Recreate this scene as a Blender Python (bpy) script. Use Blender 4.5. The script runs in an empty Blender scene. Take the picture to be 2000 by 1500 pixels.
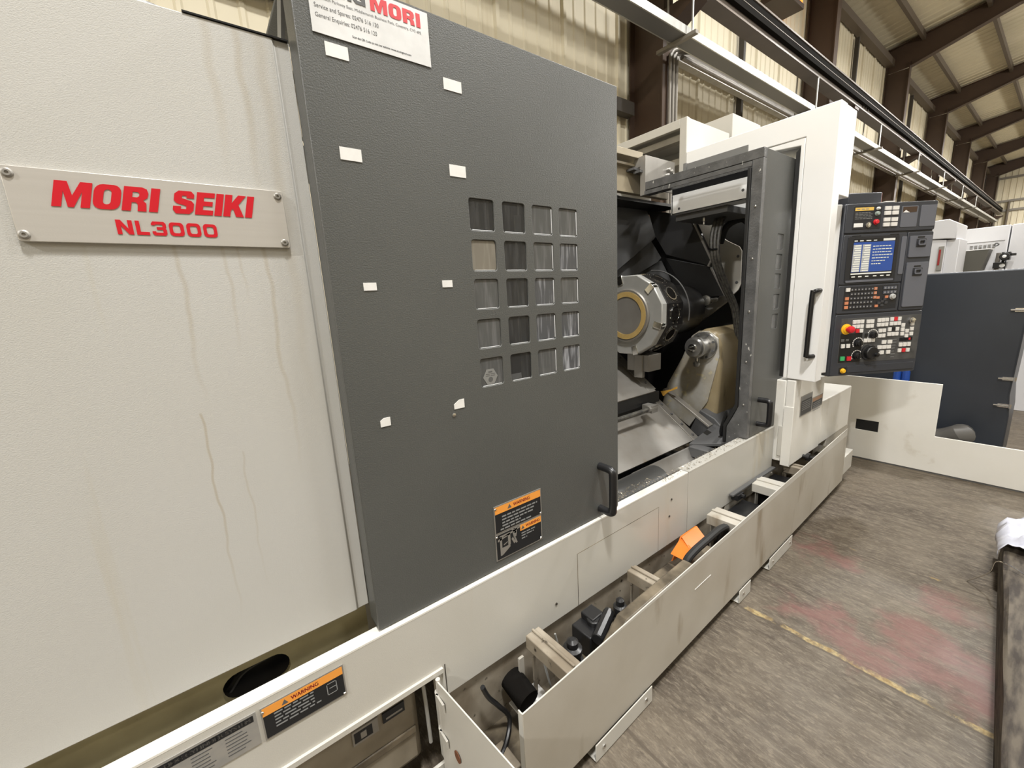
import bpy, bmesh, math, random
from mathutils import Vector, Matrix
from mathutils.geometry import delaunay_2d_cdt
random.seed(7)
S = bpy.context.scene
COL = S.collection
PI = math.pi
# ---------------------------------------------------------------- camera, world, lamps, exposure
cd = bpy.data.cameras.new('camera'); cam = bpy.data.objects.new('camera', cd); COL.objects.link(cam)
cd.sensor_width = 36.0; cd.lens = 36.0*802.73/2000.0; cd.clip_start = 0.02; cd.clip_end = 300
RT = Vector((0.79606101, -0.60273121, -0.05479017)); DN = Vector((-0.16449476, -0.128355, -0.97799104)); FW = Vector((0.58243313, 0.78755323, -0.20132453))
cam.matrix_world = Matrix(((RT.x, -DN.x, -FW.x, 0), (RT.y, -DN.y, -FW.y, 0), (RT.z, -DN.z, -FW.z, 1.5), (0, 0, 0, 1)))
S.camera = cam
S.view_settings.view_transform = 'Standard'; S.view_settings.look = 'None'; S.view_settings.gamma = 1.0
S.view_settings.exposure = -0.52; S.view_settings.use_curve_mapping = False
w = bpy.data.worlds.new('world'); S.world = w; w.use_nodes = True
w.node_tree.nodes['Background'].inputs[0].default_value = (1.0, .97, .92, 1); w.node_tree.nodes['Background'].inputs[1].default_value = 0.10
def overhead_lamp(x, y, z, power, size=0.5):
    l = bpy.data.lights.new('hall_and_fill_lamp', 'AREA'); l.shape = 'DISK'; l.size = size; l.energy = power; l.color = (1.0, .988, .962)
    o = bpy.data.objects.new('hall_and_fill_lamp', l); COL.objects.link(o); o.location = (x, y, z); return o
for xx, yy, zz, pw in ((.1, -.6, 6.2, 480), (-5.6, -.9, 5.6, 700), (3.6, -1.0, 6.6, 200), (6.4, .4, 7.0, 520), (12.4, .2, 7.0, 600), (18.4, .2, 7.0, 600), (24.4, .2, 7.0, 600), (30.4, .2, 7.0, 600), (36.4, .2, 7.0, 600)):  # unseen; the low one behind the camera is added to brighten -X faces
    overhead_lamp(xx, yy, zz, pw)
for xx, pw in ((-2.8, 170), (8.0, 220), (18.8, 420), (30.0, 420)):  # second unseen row, used as fill on the front faces
    overhead_lamp(xx, -8.5, 7.6, pw)
def roof_fill(x, y, z, power):                            # added point lights without a fixture, to brighten the roof
    l = bpy.data.lights.new('roof_fill_light', 'POINT'); l.shadow_soft_size = .3; l.energy = power; l.color = (1.0, .985, .95)
    o = bpy.data.objects.new('roof_fill_light', l); COL.objects.link(o); o.location = (x, y, z)
for xx in (3.4, 11.0, 18.6, 26.2, 33.8):
    roof_fill(xx, -3.6, 6.2, 340 if xx < 9 else 700)

# ---------------------------------------------------------------- materials
MATS = {}
def mat(name, col, rough=.5, metal=0., col2=None, nscale=6., namt=.5, stretch=(1, 1, 1), bump=0., bscale=60., spec=.5, alpha=None, emit=None, grime=None, gscale=(6, 6, .7), glo=.55, ghi=.75):
    m = bpy.data.materials.new(name); m.use_nodes = True; nt = m.node_tree; n = nt.nodes; lk = nt.links
    p = n['Principled BSDF']; p.inputs['Base Color'].default_value = (*col, 1); p.inputs['Roughness'].default_value = rough; p.inputs['Metallic'].default_value = metal
    p.inputs['Specular IOR Level'].default_value = spec
    tc = n.new('ShaderNodeTexCoord')
    def noise(scale, st, det=5):
        mp = n.new('ShaderNodeMapping'); mp.inputs['Scale'].default_value = st; lk.new(tc.outputs['Object'], mp.inputs['Vector'])
        t = n.new('ShaderNodeTexNoise'); t.inputs['Scale'].default_value = scale; t.inputs['Detail'].default_value = det; lk.new(mp.outputs[0], t.inputs['Vector']); return t
    cur = None
    if col2:
        t = noise(nscale, stretch); r = n.new('ShaderNodeValToRGB'); r.color_ramp.elements[0].position = .5-.3*(1.01-namt); r.color_ramp.elements[1].position = .5+.3*(1.01-namt)
        r.color_ramp.elements[0].color = (*col, 1); r.color_ramp.elements[1].color = (*col2, 1)
        lk.new(t.outputs['Fac'], r.inputs[0]); cur = r.outputs[0]
    if grime:
        t = noise(1.0, gscale, 7); r = n.new('ShaderNodeMapRange'); r.inputs['From Min'].default_value = glo; r.inputs['From Max'].default_value = ghi
        lk.new(t.outputs['Fac'], r.inputs['Value'])
        x = n.new('ShaderNodeMix'); x.data_type = 'RGBA'; lk.new(r.outputs[0], x.inputs['Factor'])
        if cur: lk.new(cur, x.inputs['A'])
        else: x.inputs['A'].default_value = (*col, 1)
        x.inputs['B'].default_value = (*grime, 1); cur = x.outputs['Result']
    if cur: lk.new(cur, p.inputs['Base Color'])
    if bump:
        t = noise(bscale, (1, 1, 1), 3); b = n.new('ShaderNodeBump'); b.inputs['Strength'].default_value = bump; b.inputs['Distance'].default_value = .002
        lk.new(t.outputs['Fac'], b.inputs['Height']); lk.new(b.outputs[0], p.inputs['Normal'])
    if emit:
        p.inputs['Emission Color'].default_value = (*col, 1); p.inputs['Emission Strength'].default_value = emit
    MATS[name] = m; return m
WHITE = mat('cream_paint', (.545, .53, .49), .42, col2=(.50, .48, .43), nscale=2.2, namt=.3, bump=.12, bscale=420, grime=(.47, .40, .27), gscale=(7, 7, .9), glo=.62, ghi=.85)
COVER = mat('cover_paint', (.515, .51, .49), .45, col2=(.485, .475, .44), nscale=1.4, namt=.3, bump=.25, bscale=520, grime=(.46, .41, .29), gscale=(14, 14, .55), glo=.64, ghi=.9)
def drips(m, base, lines, col):                          # narrow brown runs with their own shape: (x, z top, z bottom, width, strength)
    nt = m.node_tree; n = nt.nodes; lk = nt.links; p = n['Principled BSDF']; src = p.inputs['Base Color'].links[0].from_socket
    tc = n.new('ShaderNodeTexCoord'); sx = n.new('ShaderNodeSeparateXYZ'); lk.new(tc.outputs['Object'], sx.inputs[0])
    mp = n.new('ShaderNodeMapping'); mp.inputs['Scale'].default_value = (0, 0, 6); lk.new(tc.outputs['Object'], mp.inputs[0])
    t = n.new('ShaderNodeTexNoise'); t.inputs['Scale'].default_value = 1; lk.new(mp.outputs[0], t.inputs['Vector'])
    def M(op, a, b=None, c=None):
        q = n.new('ShaderNodeMath'); q.operation = op
        for i, v in enumerate((a, b, c)):
            if v is None: continue
            if isinstance(v, (int, float)): q.inputs[i].default_value = v
            else: lk.new(v, q.inputs[i])
        return q.outputs[0]
    def rng(v, a, b):
        q = n.new('ShaderNodeMapRange'); q.inputs['From Min'].default_value = a; q.inputs['From Max'].default_value = b; lk.new(v, q.inputs['Value']); return q.outputs[0]
    wob = M('MULTIPLY', M('SUBTRACT', t.outputs['Fac'], .5), .05); tot = None
    for x, zt, zb, wd, st in lines:
        d = M('ABSOLUTE', M('SUBTRACT', M('ADD', sx.outputs[0], wob), x-base.x)); a = M('MULTIPLY', rng(d, wd, wd*.2), M('MULTIPLY', rng(sx.outputs[2], zb-base.z, zb-base.z+(zt-zb)*.6), rng(sx.outputs[2], zt-base.z+.005, zt-base.z)))
        a = M('MULTIPLY', a, st); tot = a if tot is None else M('MAXIMUM', tot, a)
    x = n.new('ShaderNodeMix'); x.data_type = 'RGBA'; lk.new(tot, x.inputs['Factor']); lk.new(src, x.inputs['A']); x.inputs['B'].default_value = (*col, 1); lk.new(x.outputs['Result'], p.inputs['Base Color'])
drips(COVER, Vector((.8, 1.6, 0)), ((-.012, 1.638, 1.30, .006, .28), (.066, 1.638, 1.40, .005, .22), (.140, 1.638, 1.10, .006, .30), (.092, 1.638, 1.52, .004, .2), (-.030, 1.30, .80, .0035, .42), (.028, 1.20, .86, .003, .22), (.10, 2.056, 1.75, .012, .20), (.15, 2.056, 1.70, .010, .26), (.19, 2.056, 1.2, .016, .22)), (.33, .26, .15))
OLIVE = mat('olive_band_paint', (.42, .37, .22), .5, col2=(.30, .26, .15), nscale=7, namt=.5, grime=(.08, .06, .03), gscale=(30, 30, 30), glo=.68, ghi=.72)  # olive tone with random mottling and dark specks
BRIGHTW = mat('white_paint', (.90, .90, .89), .4, col2=(.87, .865, .845), nscale=3, namt=.3, bump=.08, bscale=400)
GUARDW = mat('guard_white_paint', (.78, .765, .72), .45, col2=(.73, .71, .655), nscale=3, namt=.35, bump=.15, bscale=300, grime=(.46, .40, .30), gscale=(5, 5, 5), glo=.64, ghi=.86)
DIRTYW = mat('oily_cream_paint', (.46, .43, .375), .45, col2=(.39, .355, .295), nscale=3, namt=.4, bump=.06, bscale=200, grime=(.22, .17, .11), gscale=(9, 9, 2.2), glo=.60, ghi=.8)
BEAMD = mat('grimy_beam_paint', (.33, .29, .23), .45, col2=(.20, .165, .12), nscale=9, namt=.5, grime=(.04, .03, .02), gscale=(40, 40, 40), glo=.64, ghi=.72)
FILTHY = mat('oil_soaked_steel', (.20, .165, .115), .35, col2=(.05, .04, .028), nscale=9, namt=.6)
GREY = mat('dark_grey_paint', (.094, .096, .090), .38, col2=(.078, .080, .076), nscale=2.2, namt=.2, bump=.42, bscale=300)
GREYL = mat('mid_grey_paint', (.20, .20, .195), .42, col2=(.165, .165, .16), nscale=3, namt=.3, bump=.3, bscale=300)
GREYCHIP = mat('chipped_grey_paint', (.13, .13, .13), .22, col2=(.09, .09, .09), nscale=14, namt=.5, bump=1., bscale=110, grime=(.55, .54, .5), gscale=(45, 45, 20), glo=.66, ghi=.7)
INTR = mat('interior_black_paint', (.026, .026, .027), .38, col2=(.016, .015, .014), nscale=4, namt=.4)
PLATE = mat('interior_dark_plate', (.115, .115, .115), .55, .0, col2=(.09, .09, .09), nscale=5, namt=.4)
BLACK = mat('black_plastic', (.012, .012, .013), .32)
MATTEK = mat('matt_black', (.008, .007, .006), .95, spec=.1)
RUBBER = mat('black_rubber', (.012, .012, .012), .6)
HOSE = mat('grey_braided_hose', (.12, .115, .10), .4, col2=(.05, .048, .045), nscale=60, namt=.6, bump=.3, bscale=200)
STEEL = mat('machined_steel', (.55, .54, .51), .32, .85, col2=(.42, .41, .39), nscale=20, namt=.4)
SHEETST = mat('stainless_sheet', (.36, .345, .32), .42, .5, col2=(.27, .25, .22), nscale=5, namt=.4, grime=(.26, .19, .11), gscale=(6, 6, 3), glo=.62, ghi=.8)
DULLST = mat('dull_sheet_steel', (.36, .345, .32), .45, .45, col2=(.28, .265, .24), nscale=6, namt=.4)
CHROME = mat('bright_steel', (.75, .74, .72), .14, 1.0)
ALU = mat('brushed_plate', (.52, .495, .455), .42, .25, col2=(.49, .465, .425), nscale=3, namt=.3, stretch=(1, 1, 40), bump=.05, bscale=400)
RED = mat('red_lettering', (.56, .010, .020), .45, spec=.3)
REDD = mat('dark_red_lettering', (.30, .02, .02), .5)
ORANGE = mat('orange_print', (.83, .33, .055), .45)
ORANGEP = mat('orange_paint', (.78, .20, .02), .4, col2=(.65, .15, .02), nscale=8, namt=.4)
BRONZE = mat('yellow_ring_plate', (.78, .56, .22), .42, .35, col2=(.70, .48, .17), nscale=30, namt=.4)
TAN = mat('oily_tan_paint', (.36, .29, .175), .33, col2=(.29, .225, .125), nscale=5, namt=.4, grime=(.10, .075, .04), gscale=(14, 14, 5), glo=.58, ghi=.74)
TANPLATE = mat('coolant_stained_plate', (.56, .54, .49), .4, .1, col2=(.44, .40, .32), nscale=9, namt=.6, grime=(.62, .56, .38), gscale=(20, 20, 20), glo=.60, ghi=.66)
PAPER = mat('white_paper', (.80, .79, .76), .6, col2=(.74, .73, .70), nscale=40, namt=.5)
SIGNW = mat('crumpled_sign', (.66, .66, .65), .3, col2=(.74, .74, .73), nscale=12, namt=.7, bump=.25, bscale=30)
INK = mat('grey_ink', (.10, .10, .10), .5)
PRINT = mat('grey_print', (.23, .235, .235), .5)
PLATEBLK = mat('black_plate_print', (.012, .013, .015), .4)
BROWN = mat('brown_painted_steel', (.060, .034, .020), .5, col2=(.048, .027, .016), nscale=1.5, namt=.3)
BEAMC = mat('grey_brown_beam', (.17, .14, .115), .45, col2=(.13, .105, .085), nscale=2.5, namt=.3)
GIRTM = mat('dark_girt', (.05, .042, .033), .6)
GALV = mat('galvanised_tray', (.52, .52, .50), .38, .5, col2=(.44, .44, .42), nscale=6, namt=.4)
CLAD = mat('cream_cladding', (.72, .655, .50), .6, col2=(.67, .60, .44), nscale=.8, namt=.3, grime=(.54, .45, .30), gscale=(5, 5, .35), glo=.56, ghi=.78)
ROOF = mat('roof_sheeting', (.62, .55, .40), .7, col2=(.54, .48, .34), nscale=.7, namt=.3)
PURL = mat('purlin_steel', (.11, .085, .06), .6)
WOOD = mat('grimy_timber', (.10, .082, .06), .75, col2=(.03, .022, .016), nscale=14, namt=.7, stretch=(.5, 2.5, 2.5), bump=.6, bscale=60)
PLASTIC = mat('pale_plastic_film', (.62, .63, .70), .22, col2=(.48, .49, .57), nscale=10, namt=.4)
NCG = mat('console_grey', (.038, .041, .050), .42, bump=.06, bscale=600)
NCD = mat('console_dark', (.018, .019, .023), .38)
NCL = mat('console_light_grey', (.12, .125, .145), .5)
KEYW = mat('white_key', (.72, .70, .66), .4)
KEYK = mat('dark_key', (.05, .05, .055), .4)
KEYO = mat('orange_key', (.60, .23, .12), .4)
KEYR = mat('red_key', (.62, .02, .03), .4)
KEYG = mat('green_key', (.05, .42, .14), .4)
YEL = mat('yellow_plastic', (.85, .47, .02), .35)
BLUEP = mat('blue_plastic', (.015, .07, .35), .35)
CABIN = mat('dark_slate_paint', (.022, .026, .034), .38, col2=(.034, .040, .052), nscale=1.5, namt=.4)
FARW = mat('far_white_paint', (.66, .66, .68), .5)
FARG = mat('far_olive_grey', (.11, .105, .088), .5)
TUBE = mat('grey_tube', (.10, .095, .088), .45)
SCRB = mat('screen_blue', (.02, .06, .25), .3, emit=.45)
SCRW = mat('screen_white', (.60, .60, .55), .3, emit=.45)
SCRY = mat('screen_text', (.55, .55, .42), .3, emit=.6)
SCRK = mat('screen_black', (.008, .009, .012), .2)
LED = mat('orange_glow', (1.0, .28, .03), .4, emit=2.2)
PIPEW = mat('grey_conduit', (.22, .20, .17), .5, .1); TRAYD = mat('tray_underside_shade', (.16, .16, .165), .5, .2)  # darker copy of the tray metal, shade painted into its underside
SWARF = mat('swarf_chips', (.42, .38, .30), .35, .4, col2=(.12, .10, .07), nscale=90, namt=.6)
# dirty polycarbonate panes: partly clear, partly milky with dried coolant runs
def pane_mat(name, tint, clear, streak):
    m = bpy.data.materials.new(name); m.use_nodes = True; nt = m.node_tree; n = nt.nodes; lk = nt.links; p = n['Principled BSDF']
    p.inputs['Roughness'].default_value = .16; p.inputs['Base Color'].default_value = (*tint, 1)
    tc = n.new('ShaderNodeTexCoord'); mp = n.new('ShaderNodeMapping'); mp.inputs['Scale'].default_value = (90, 90, 9); lk.new(tc.outputs['Object'], mp.inputs[0])
    t = n.new('ShaderNodeTexNoise'); t.inputs['Scale'].default_value = 1; t.inputs['Detail'].default_value = 6; lk.new(mp.outputs[0], t.inputs['Vector'])
    r = n.new('ShaderNodeMapRange'); r.inputs['From Min'].default_value = .48; r.inputs['From Max'].default_value = .68; lk.new(t.outputs['Fac'], r.inputs['Value'])
    x = n.new('ShaderNodeMix'); x.data_type = 'RGBA'; lk.new(r.outputs[0], x.inputs['Factor']); x.inputs['A'].default_value = (*tint, 1); x.inputs['B'].default_value = (*streak, 1); lk.new(x.outputs['Result'], p.inputs['Base Color'])
    tr = n.new('ShaderNodeBsdfTransparent'); tr.inputs[0].default_value = (.75, .77, .78, 1)
    mx = n.new('ShaderNodeMixShader'); mx.inputs[0].default_value = 1-clear
    lk.new(tr.outputs[0], mx.inputs[1]); lk.new(p.outputs[0], mx.inputs[2]); lk.new(mx.outputs[0], n['Material Output'].inputs['Surface']); return m
PANE = [pane_mat('clear_grimy_pane', (.05, .05, .05), .45, (.09, .09, .09)), pane_mat('milky_pane', (.11, .112, .11), .2, (.17, .17, .17)),
        pane_mat('streaked_pane', (.10, .103, .11), .2, (.40, .41, .44)), pane_mat('tan_stained_pane', (.22, .20, .165), .15, (.27, .25, .21))]
EDGEM = mat('lit_pane_edge', (.62, .63, .64), .3)  # pale right and lower pane edges, with the light they catch painted in
# shop floor: worn brown concrete with joints along Y, red paint remnants and flaking yellow lines
def floor_mat():
    m = bpy.data.materials.new('worn_concrete'); m.use_nodes = True; nt = m.node_tree; n = nt.nodes; lk = nt.links; p = n['Principled BSDF']
    tc = n.new('ShaderNodeTexCoord'); sx = n.new('ShaderNodeSeparateXYZ'); lk.new(tc.outputs['Object'], sx.inputs[0])
    def noise(sc, st=(1, 1, 1), det=6, rough=.55):
        mp = n.new('ShaderNodeMapping'); mp.inputs['Scale'].default_value = st; lk.new(tc.outputs['Object'], mp.inputs[0])
        t = n.new('ShaderNodeTexNoise'); t.inputs['Scale'].default_value = sc; t.inputs['Detail'].default_value = det; t.inputs['Roughness'].default_value = rough; lk.new(mp.outputs[0], t.inputs['Vector']); return t.outputs['Fac']
    def M(op, a, b=None, c=None):
        q = n.new('ShaderNodeMath'); q.operation = op
        for i, v in enumerate((a, b, c)):
            if v is None: continue
            if isinstance(v, (int, float)): q.inputs[i].default_value = v
            else: lk.new(v, q.inputs[i])
        return q.outputs[0]
    def rng(v, a, b):
        q = n.new('ShaderNodeMapRange'); q.inputs['From Min'].default_value = a; q.inputs['From Max'].default_value = b; lk.new(v, q.inputs['Value']); return q.outputs[0]
    def mix(f, a, b):
        q = n.new('ShaderNodeMix'); q.data_type = 'RGBA'; lk.new(f, q.inputs['Factor'])
        for s, v in (('A', a), ('B', b)):
            if isinstance(v, tuple): q.inputs[s].default_value = (*v, 1)
            else: lk.new(v, q.inputs[s])
        return q.outputs['Result']
    c = mix(rng(noise(2.2), .35, .65), (0.046, 0.033, 0.021), (0.098, 0.077, 0.053))
    c = mix(rng(noise(7, (3.2, .8, 1), 9, .7), .45, .72), c, (0.145, 0.120, 0.088))
    c = mix(rng(noise(16, (2.5, .7, 1), 8, .7), .56, .75), c, (0.034, 0.025, 0.016))
    c = mix(M('MULTIPLY', rng(noise(30, (2.6, .7, 1), 7, .75), .50, .66), .8), c, (.20, .166, .122)); c = mix(M('MULTIPLY', rng(noise(52, (2.2, .8, 1), 6, .75), .52, .72), .55), c, (.190, .160, .118)); c = mix(M('MULTIPLY', rng(noise(38, (2.2, .8, 1), 6, .75), .56, .74), .8), c, (.030, .022, .014))
    xs, ys = sx.outputs[0], sx.outputs[1]
    wob = M('MULTIPLY', M('SUBTRACT', noise(5, (1, 1, 1), 5), .5), .55)
    xw = M('ADD', xs, wob); yw = M('ADD', ys, wob)
    def box(x0, x1, y0, y1, e=.05):
        a = M('MULTIPLY', rng(xw, x0-e, x0+e), rng(xw, x1+e, x1-e)); b = M('MULTIPLY', rng(yw, y0-e, y0+e), rng(yw, y1+e, y1-e)); return M('MULTIPLY', a, b)
    redm = M('MAXIMUM', M('MAXIMUM', box(1.92, 2.10, -.1, .66), box(2.08, 2.3, -.1, .34)), M('MAXIMUM', box(2.52, 2.68, .5, .78), box(2.50, 2.62, .05, .30)))
    redm = M('MULTIPLY', redm, rng(noise(11, (2, 1, 1), 7, .7), .26, .52))
    c = mix(M('MULTIPLY', redm, .62), c, (.17, .07, .062))
    def line(x0, w):
        return rng(M('ABSOLUTE', M('SUBTRACT', M('ADD', xs, M('MULTIPLY', M('SUBTRACT', noise(9), .5), .03)), x0)), w, w*.6)
    for x0 in (1.845, 2.735, .96, 4.27):
        c = mix(M('MULTIPLY', line(x0, .008), .75), c, (.06, .045, .03))
    yl = M('MAXIMUM', M('MULTIPLY', line(1.862, .016), rng(noise(7, (1, 1, 1), 8, .75), .44, .55)), M('MULTIPLY', line(2.75, .012), rng(noise(5, (1, 1, 1), 6, .7), .55, .6)))
    c = mix(yl, c, mix(rng(noise(40, (1, 1, 1)), .4, .6), (.36, .28, .13), (.20, .13, .045)))
    lk.new(c, p.inputs['Base Color'])
    lk.new(rng(noise(3), -.4, 1.1), p.inputs['Roughness'])
    b = n.new('ShaderNodeBump'); b.inputs['Strength'].default_value = .35; b.inputs['Distance'].default_value = .004; lk.new(noise(22, (2.5, .7, 1), 9, .7), b.inputs['Height']); lk.new(b.outputs[0], p.inputs['Normal'])
    return m
FLOORM = floor_mat()

# ---------------------------------------------------------------- mesh builder
class MB:
    def __init__(s): s.v = []; s.f = []; s.m = []
    def _add(s, vs, fs, m=0):
        b = len(s.v); s.v += [Vector(q) for q in vs]
        for f in fs: s.f.append([b+i for i in f]); s.m.append(m)
        return s
    def hexa(s, p, m=0):
        return s._add(p, [(0, 3, 2, 1), (4, 5, 6, 7), (0, 1, 5, 4), (1, 2, 6, 5), (2, 3, 7, 6), (3, 0, 4, 7)], m)
    def box(s, x0, x1, y0, y1, z0, z1, m=0):
        return s.hexa([(x0, y0, z0), (x1, y0, z0), (x1, y1, z0), (x0, y1, z0), (x0, y0, z1), (x1, y0, z1), (x1, y1, z1), (x0, y1, z1)], m)
    def bar(s, p0, p1, w, h, m=0, up=(0, 0, 1)):           # rectangular bar between two points
        p0 = Vector(p0); p1 = Vector(p1); d = (p1-p0).normalized(); u = Vector(up)
        if abs(d.dot(u)) > .95: u = Vector((0, 1, 0))
        a = d.cross(u).normalized()*(w/2); b = a.cross(d).normalized()*(h/2)
        return s.hexa([p0-a-b, p0+a-b, p0+a+b, p0-a+b, p1-a-b, p1+a-b, p1+a+b, p1-a+b], m)
    def slab(s, poly, off, m=0):                            # polygon in 3D swept by a vector
        poly = [Vector(q) for q in poly]; off = Vector(off); n = len(poly)
        fs = [list(range(n))[::-1], list(range(n, 2*n))] + [(i, (i+1) % n, (i+1) % n+n, i+n) for i in range(n)]
        return s._add(poly+[q+off for q in poly], fs, m)
    def prism(s, poly, ax, a, b, m=0):
        k = {'x': lambda q, t: (t, q[0], q[1]), 'y': lambda q, t: (q[0], t, q[1]), 'z': lambda q, t: (q[0], q[1], t)}[ax]
        off = Vector(k((0, 0), b-a)); return s.slab([k(q, a) for q in poly], off, m)
    def lathe(s, prof, o, axis, n=24, m=0, ang0=0.):         # profile [(radius, height along axis)]
        o = Vector(o); ax = Vector(axis).normalized(); u = ax.orthogonal().normalized()
        if abs(ax.x) > .9: u = Vector((0, 0, 1))
        w2 = ax.cross(u); vs = []; fs = []
        for r, h in prof:
            for i in range(n):
                t = ang0+2*PI*i/n; vs.append(o+ax*h+(u*math.cos(t)+w2*math.sin(t))*max(r, 1e-5))
        for j in range(len(prof)-1):
            for i in range(n):
                k = (i+1) % n; fs.append((j*n+i, j*n+k, (j+1)*n+k, (j+1)*n+i))
        fs.append(list(range(n))[::-1]); fs.append([(len(prof)-1)*n+i for i in range(n)])
        return s._add(vs, fs, m)
    def cyl(s, p0, p1, r, n=16, m=0, r1=None):
        p0 = Vector(p0); p1 = Vector(p1); L = (p1-p0).length
        return s.lathe([(r, 0), (r if r1 is None else r1, L)], p0, p1-p0, n, m)
    def tube(s, pts, r, n=10, m=0, sub=6):
        P = [Vector(q) for q in pts]
        if sub > 1 and len(P) > 2:
            Q = [P[0]*2-P[1]]+P+[P[-1]*2-P[-2]]; out = []
            for i in range(1, len(Q)-2):
                for k in range(sub):
                    t = k/sub; a, b, c, d = Q[i-1], Q[i], Q[i+1], Q[i+2]
                    out.append(.5*((2*b)+(c-a)*t+(2*a-5*b+4*c-d)*t*t+(3*b-a-3*c+d)*t**3))
            P = out+[P[-1]]
        vs = []; u = None
        for i, q in enumerate(P):
            d = (P[min(i+1, len(P)-1)]-P[max(i-1, 0)]).normalized()
            u = (d.orthogonal() if u is None else (u-d*u.dot(d))).normalized(); w2 = d.cross(u)
            for k in range(n): vs.append(q+(u*math.cos(2*PI*k/n)+w2*math.sin(2*PI*k/n))*r)
        fs = [(i*n+k, i*n+(k+1) % n, (i+1)*n+(k+1) % n, (i+1)*n+k) for i in range(len(P)-1) for k in range(n)]
        fs += [list(range(n))[::-1], [(len(P)-1)*n+k for k in range(n)]]
        return s._add(vs, fs, m)
    def holed(s, outer, holes, ax, a, b, m=0):              # plate with cut-outs, outline in the plane normal to ax
        pts = []; edges = []
        for lp in [outer]+holes:
            k = len(pts); pts += [Vector(q) for q in lp]; edges += [(k+i, k+(i+1) % len(lp)) for i in range(len(lp))]
        vo, eo, fo, *_ = delaunay_2d_cdt(pts, edges, [], 1, 1e-6)
        def inside(q, lp):
            c = False
            for i in range(len(lp)):
                p0, p1 = lp[i-1], lp[i]
                if (p0[1] > q[1]) != (p1[1] > q[1]) and q[0] < (p1[0]-p0[0])*(q[1]-p0[1])/(p1[1]-p0[1])+p0[0]: c = not c
            return c
        tri = []
        for f in fo:
            c = sum((vo[i] for i in f), Vector((0, 0)))/len(f)
            if inside(c, outer) and not any(inside(c, h) for h in holes): tri.append(tuple(f))
        cnt = {}
        for f in tri:
            for i in range(len(f)): e = (f[i], f[(i+1) % len(f)]); cnt[e] = 1
        k = {'x': lambda q, t: (t, q[0], q[1]), 'y': lambda q, t: (q[0], t, q[1]), 'z': lambda q, t: (q[0], q[1], t)}[ax]
        N = len(vo); vs = [k(q, a) for q in vo]+[k(q, b) for q in vo]
        fs = list(tri)+[tuple(i+N for i in f[::-1]) for f in tri]+[(e[1], e[0], e[0]+N, e[1]+N) for e in cnt if (e[1], e[0]) not in cnt]
        return s._add(vs, fs, m)
def rrect(x0, x1, z0, z1, r, n=4):
    out = []
    for cx, cz, a0 in ((x1-r, z1-r, 0), (x0+r, z1-r, 90), (x0+r, z0+r, 180), (x1-r, z0+r, 270)):
        for i in range(n+1):
            t = math.radians(a0+90*i/n); out.append((cx+r*math.cos(t), cz+r*math.sin(t)))
    return out
def text_into(mb, s, O, U, V, m=0, bold=0., shear=0., fit=True):   # writing laid in the parallelogram O, O+U, O+V
    c = bpy.data.curves.new('t', 'FONT'); c.body = s; c.size = 1; c.shear = shear; c.resolution_u = 4
    o = bpy.data.objects.new('t', c); me = bpy.data.meshes.new_from_object(o)
    if len(me.vertices):
        xs = [v.co.x for v in me.vertices]; ys = [v.co.y for v in me.vertices]
        x0, x1, y0, y1 = min(xs), max(xs), min(ys), max(ys); O = Vector(O); U = Vector(U); V = Vector(V); d = U.normalized()*(V.length*bold)
        for q in ((-1, 1) if bold else (0,)):
            mb._add([O+d*q+U*((v.co.x-x0)/(x1-x0))+V*((v.co.y-y0)/(y1-y0)) for v in me.vertices], [tuple(p.vertices) for p in me.polygons], m)
    bpy.data.objects.remove(o); bpy.data.curves.remove(c); bpy.data.meshes.remove(me)
def rp(x0, x1, z0, z1, r): return rrect(x0, x1, z0, z1, r, 4)
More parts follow.
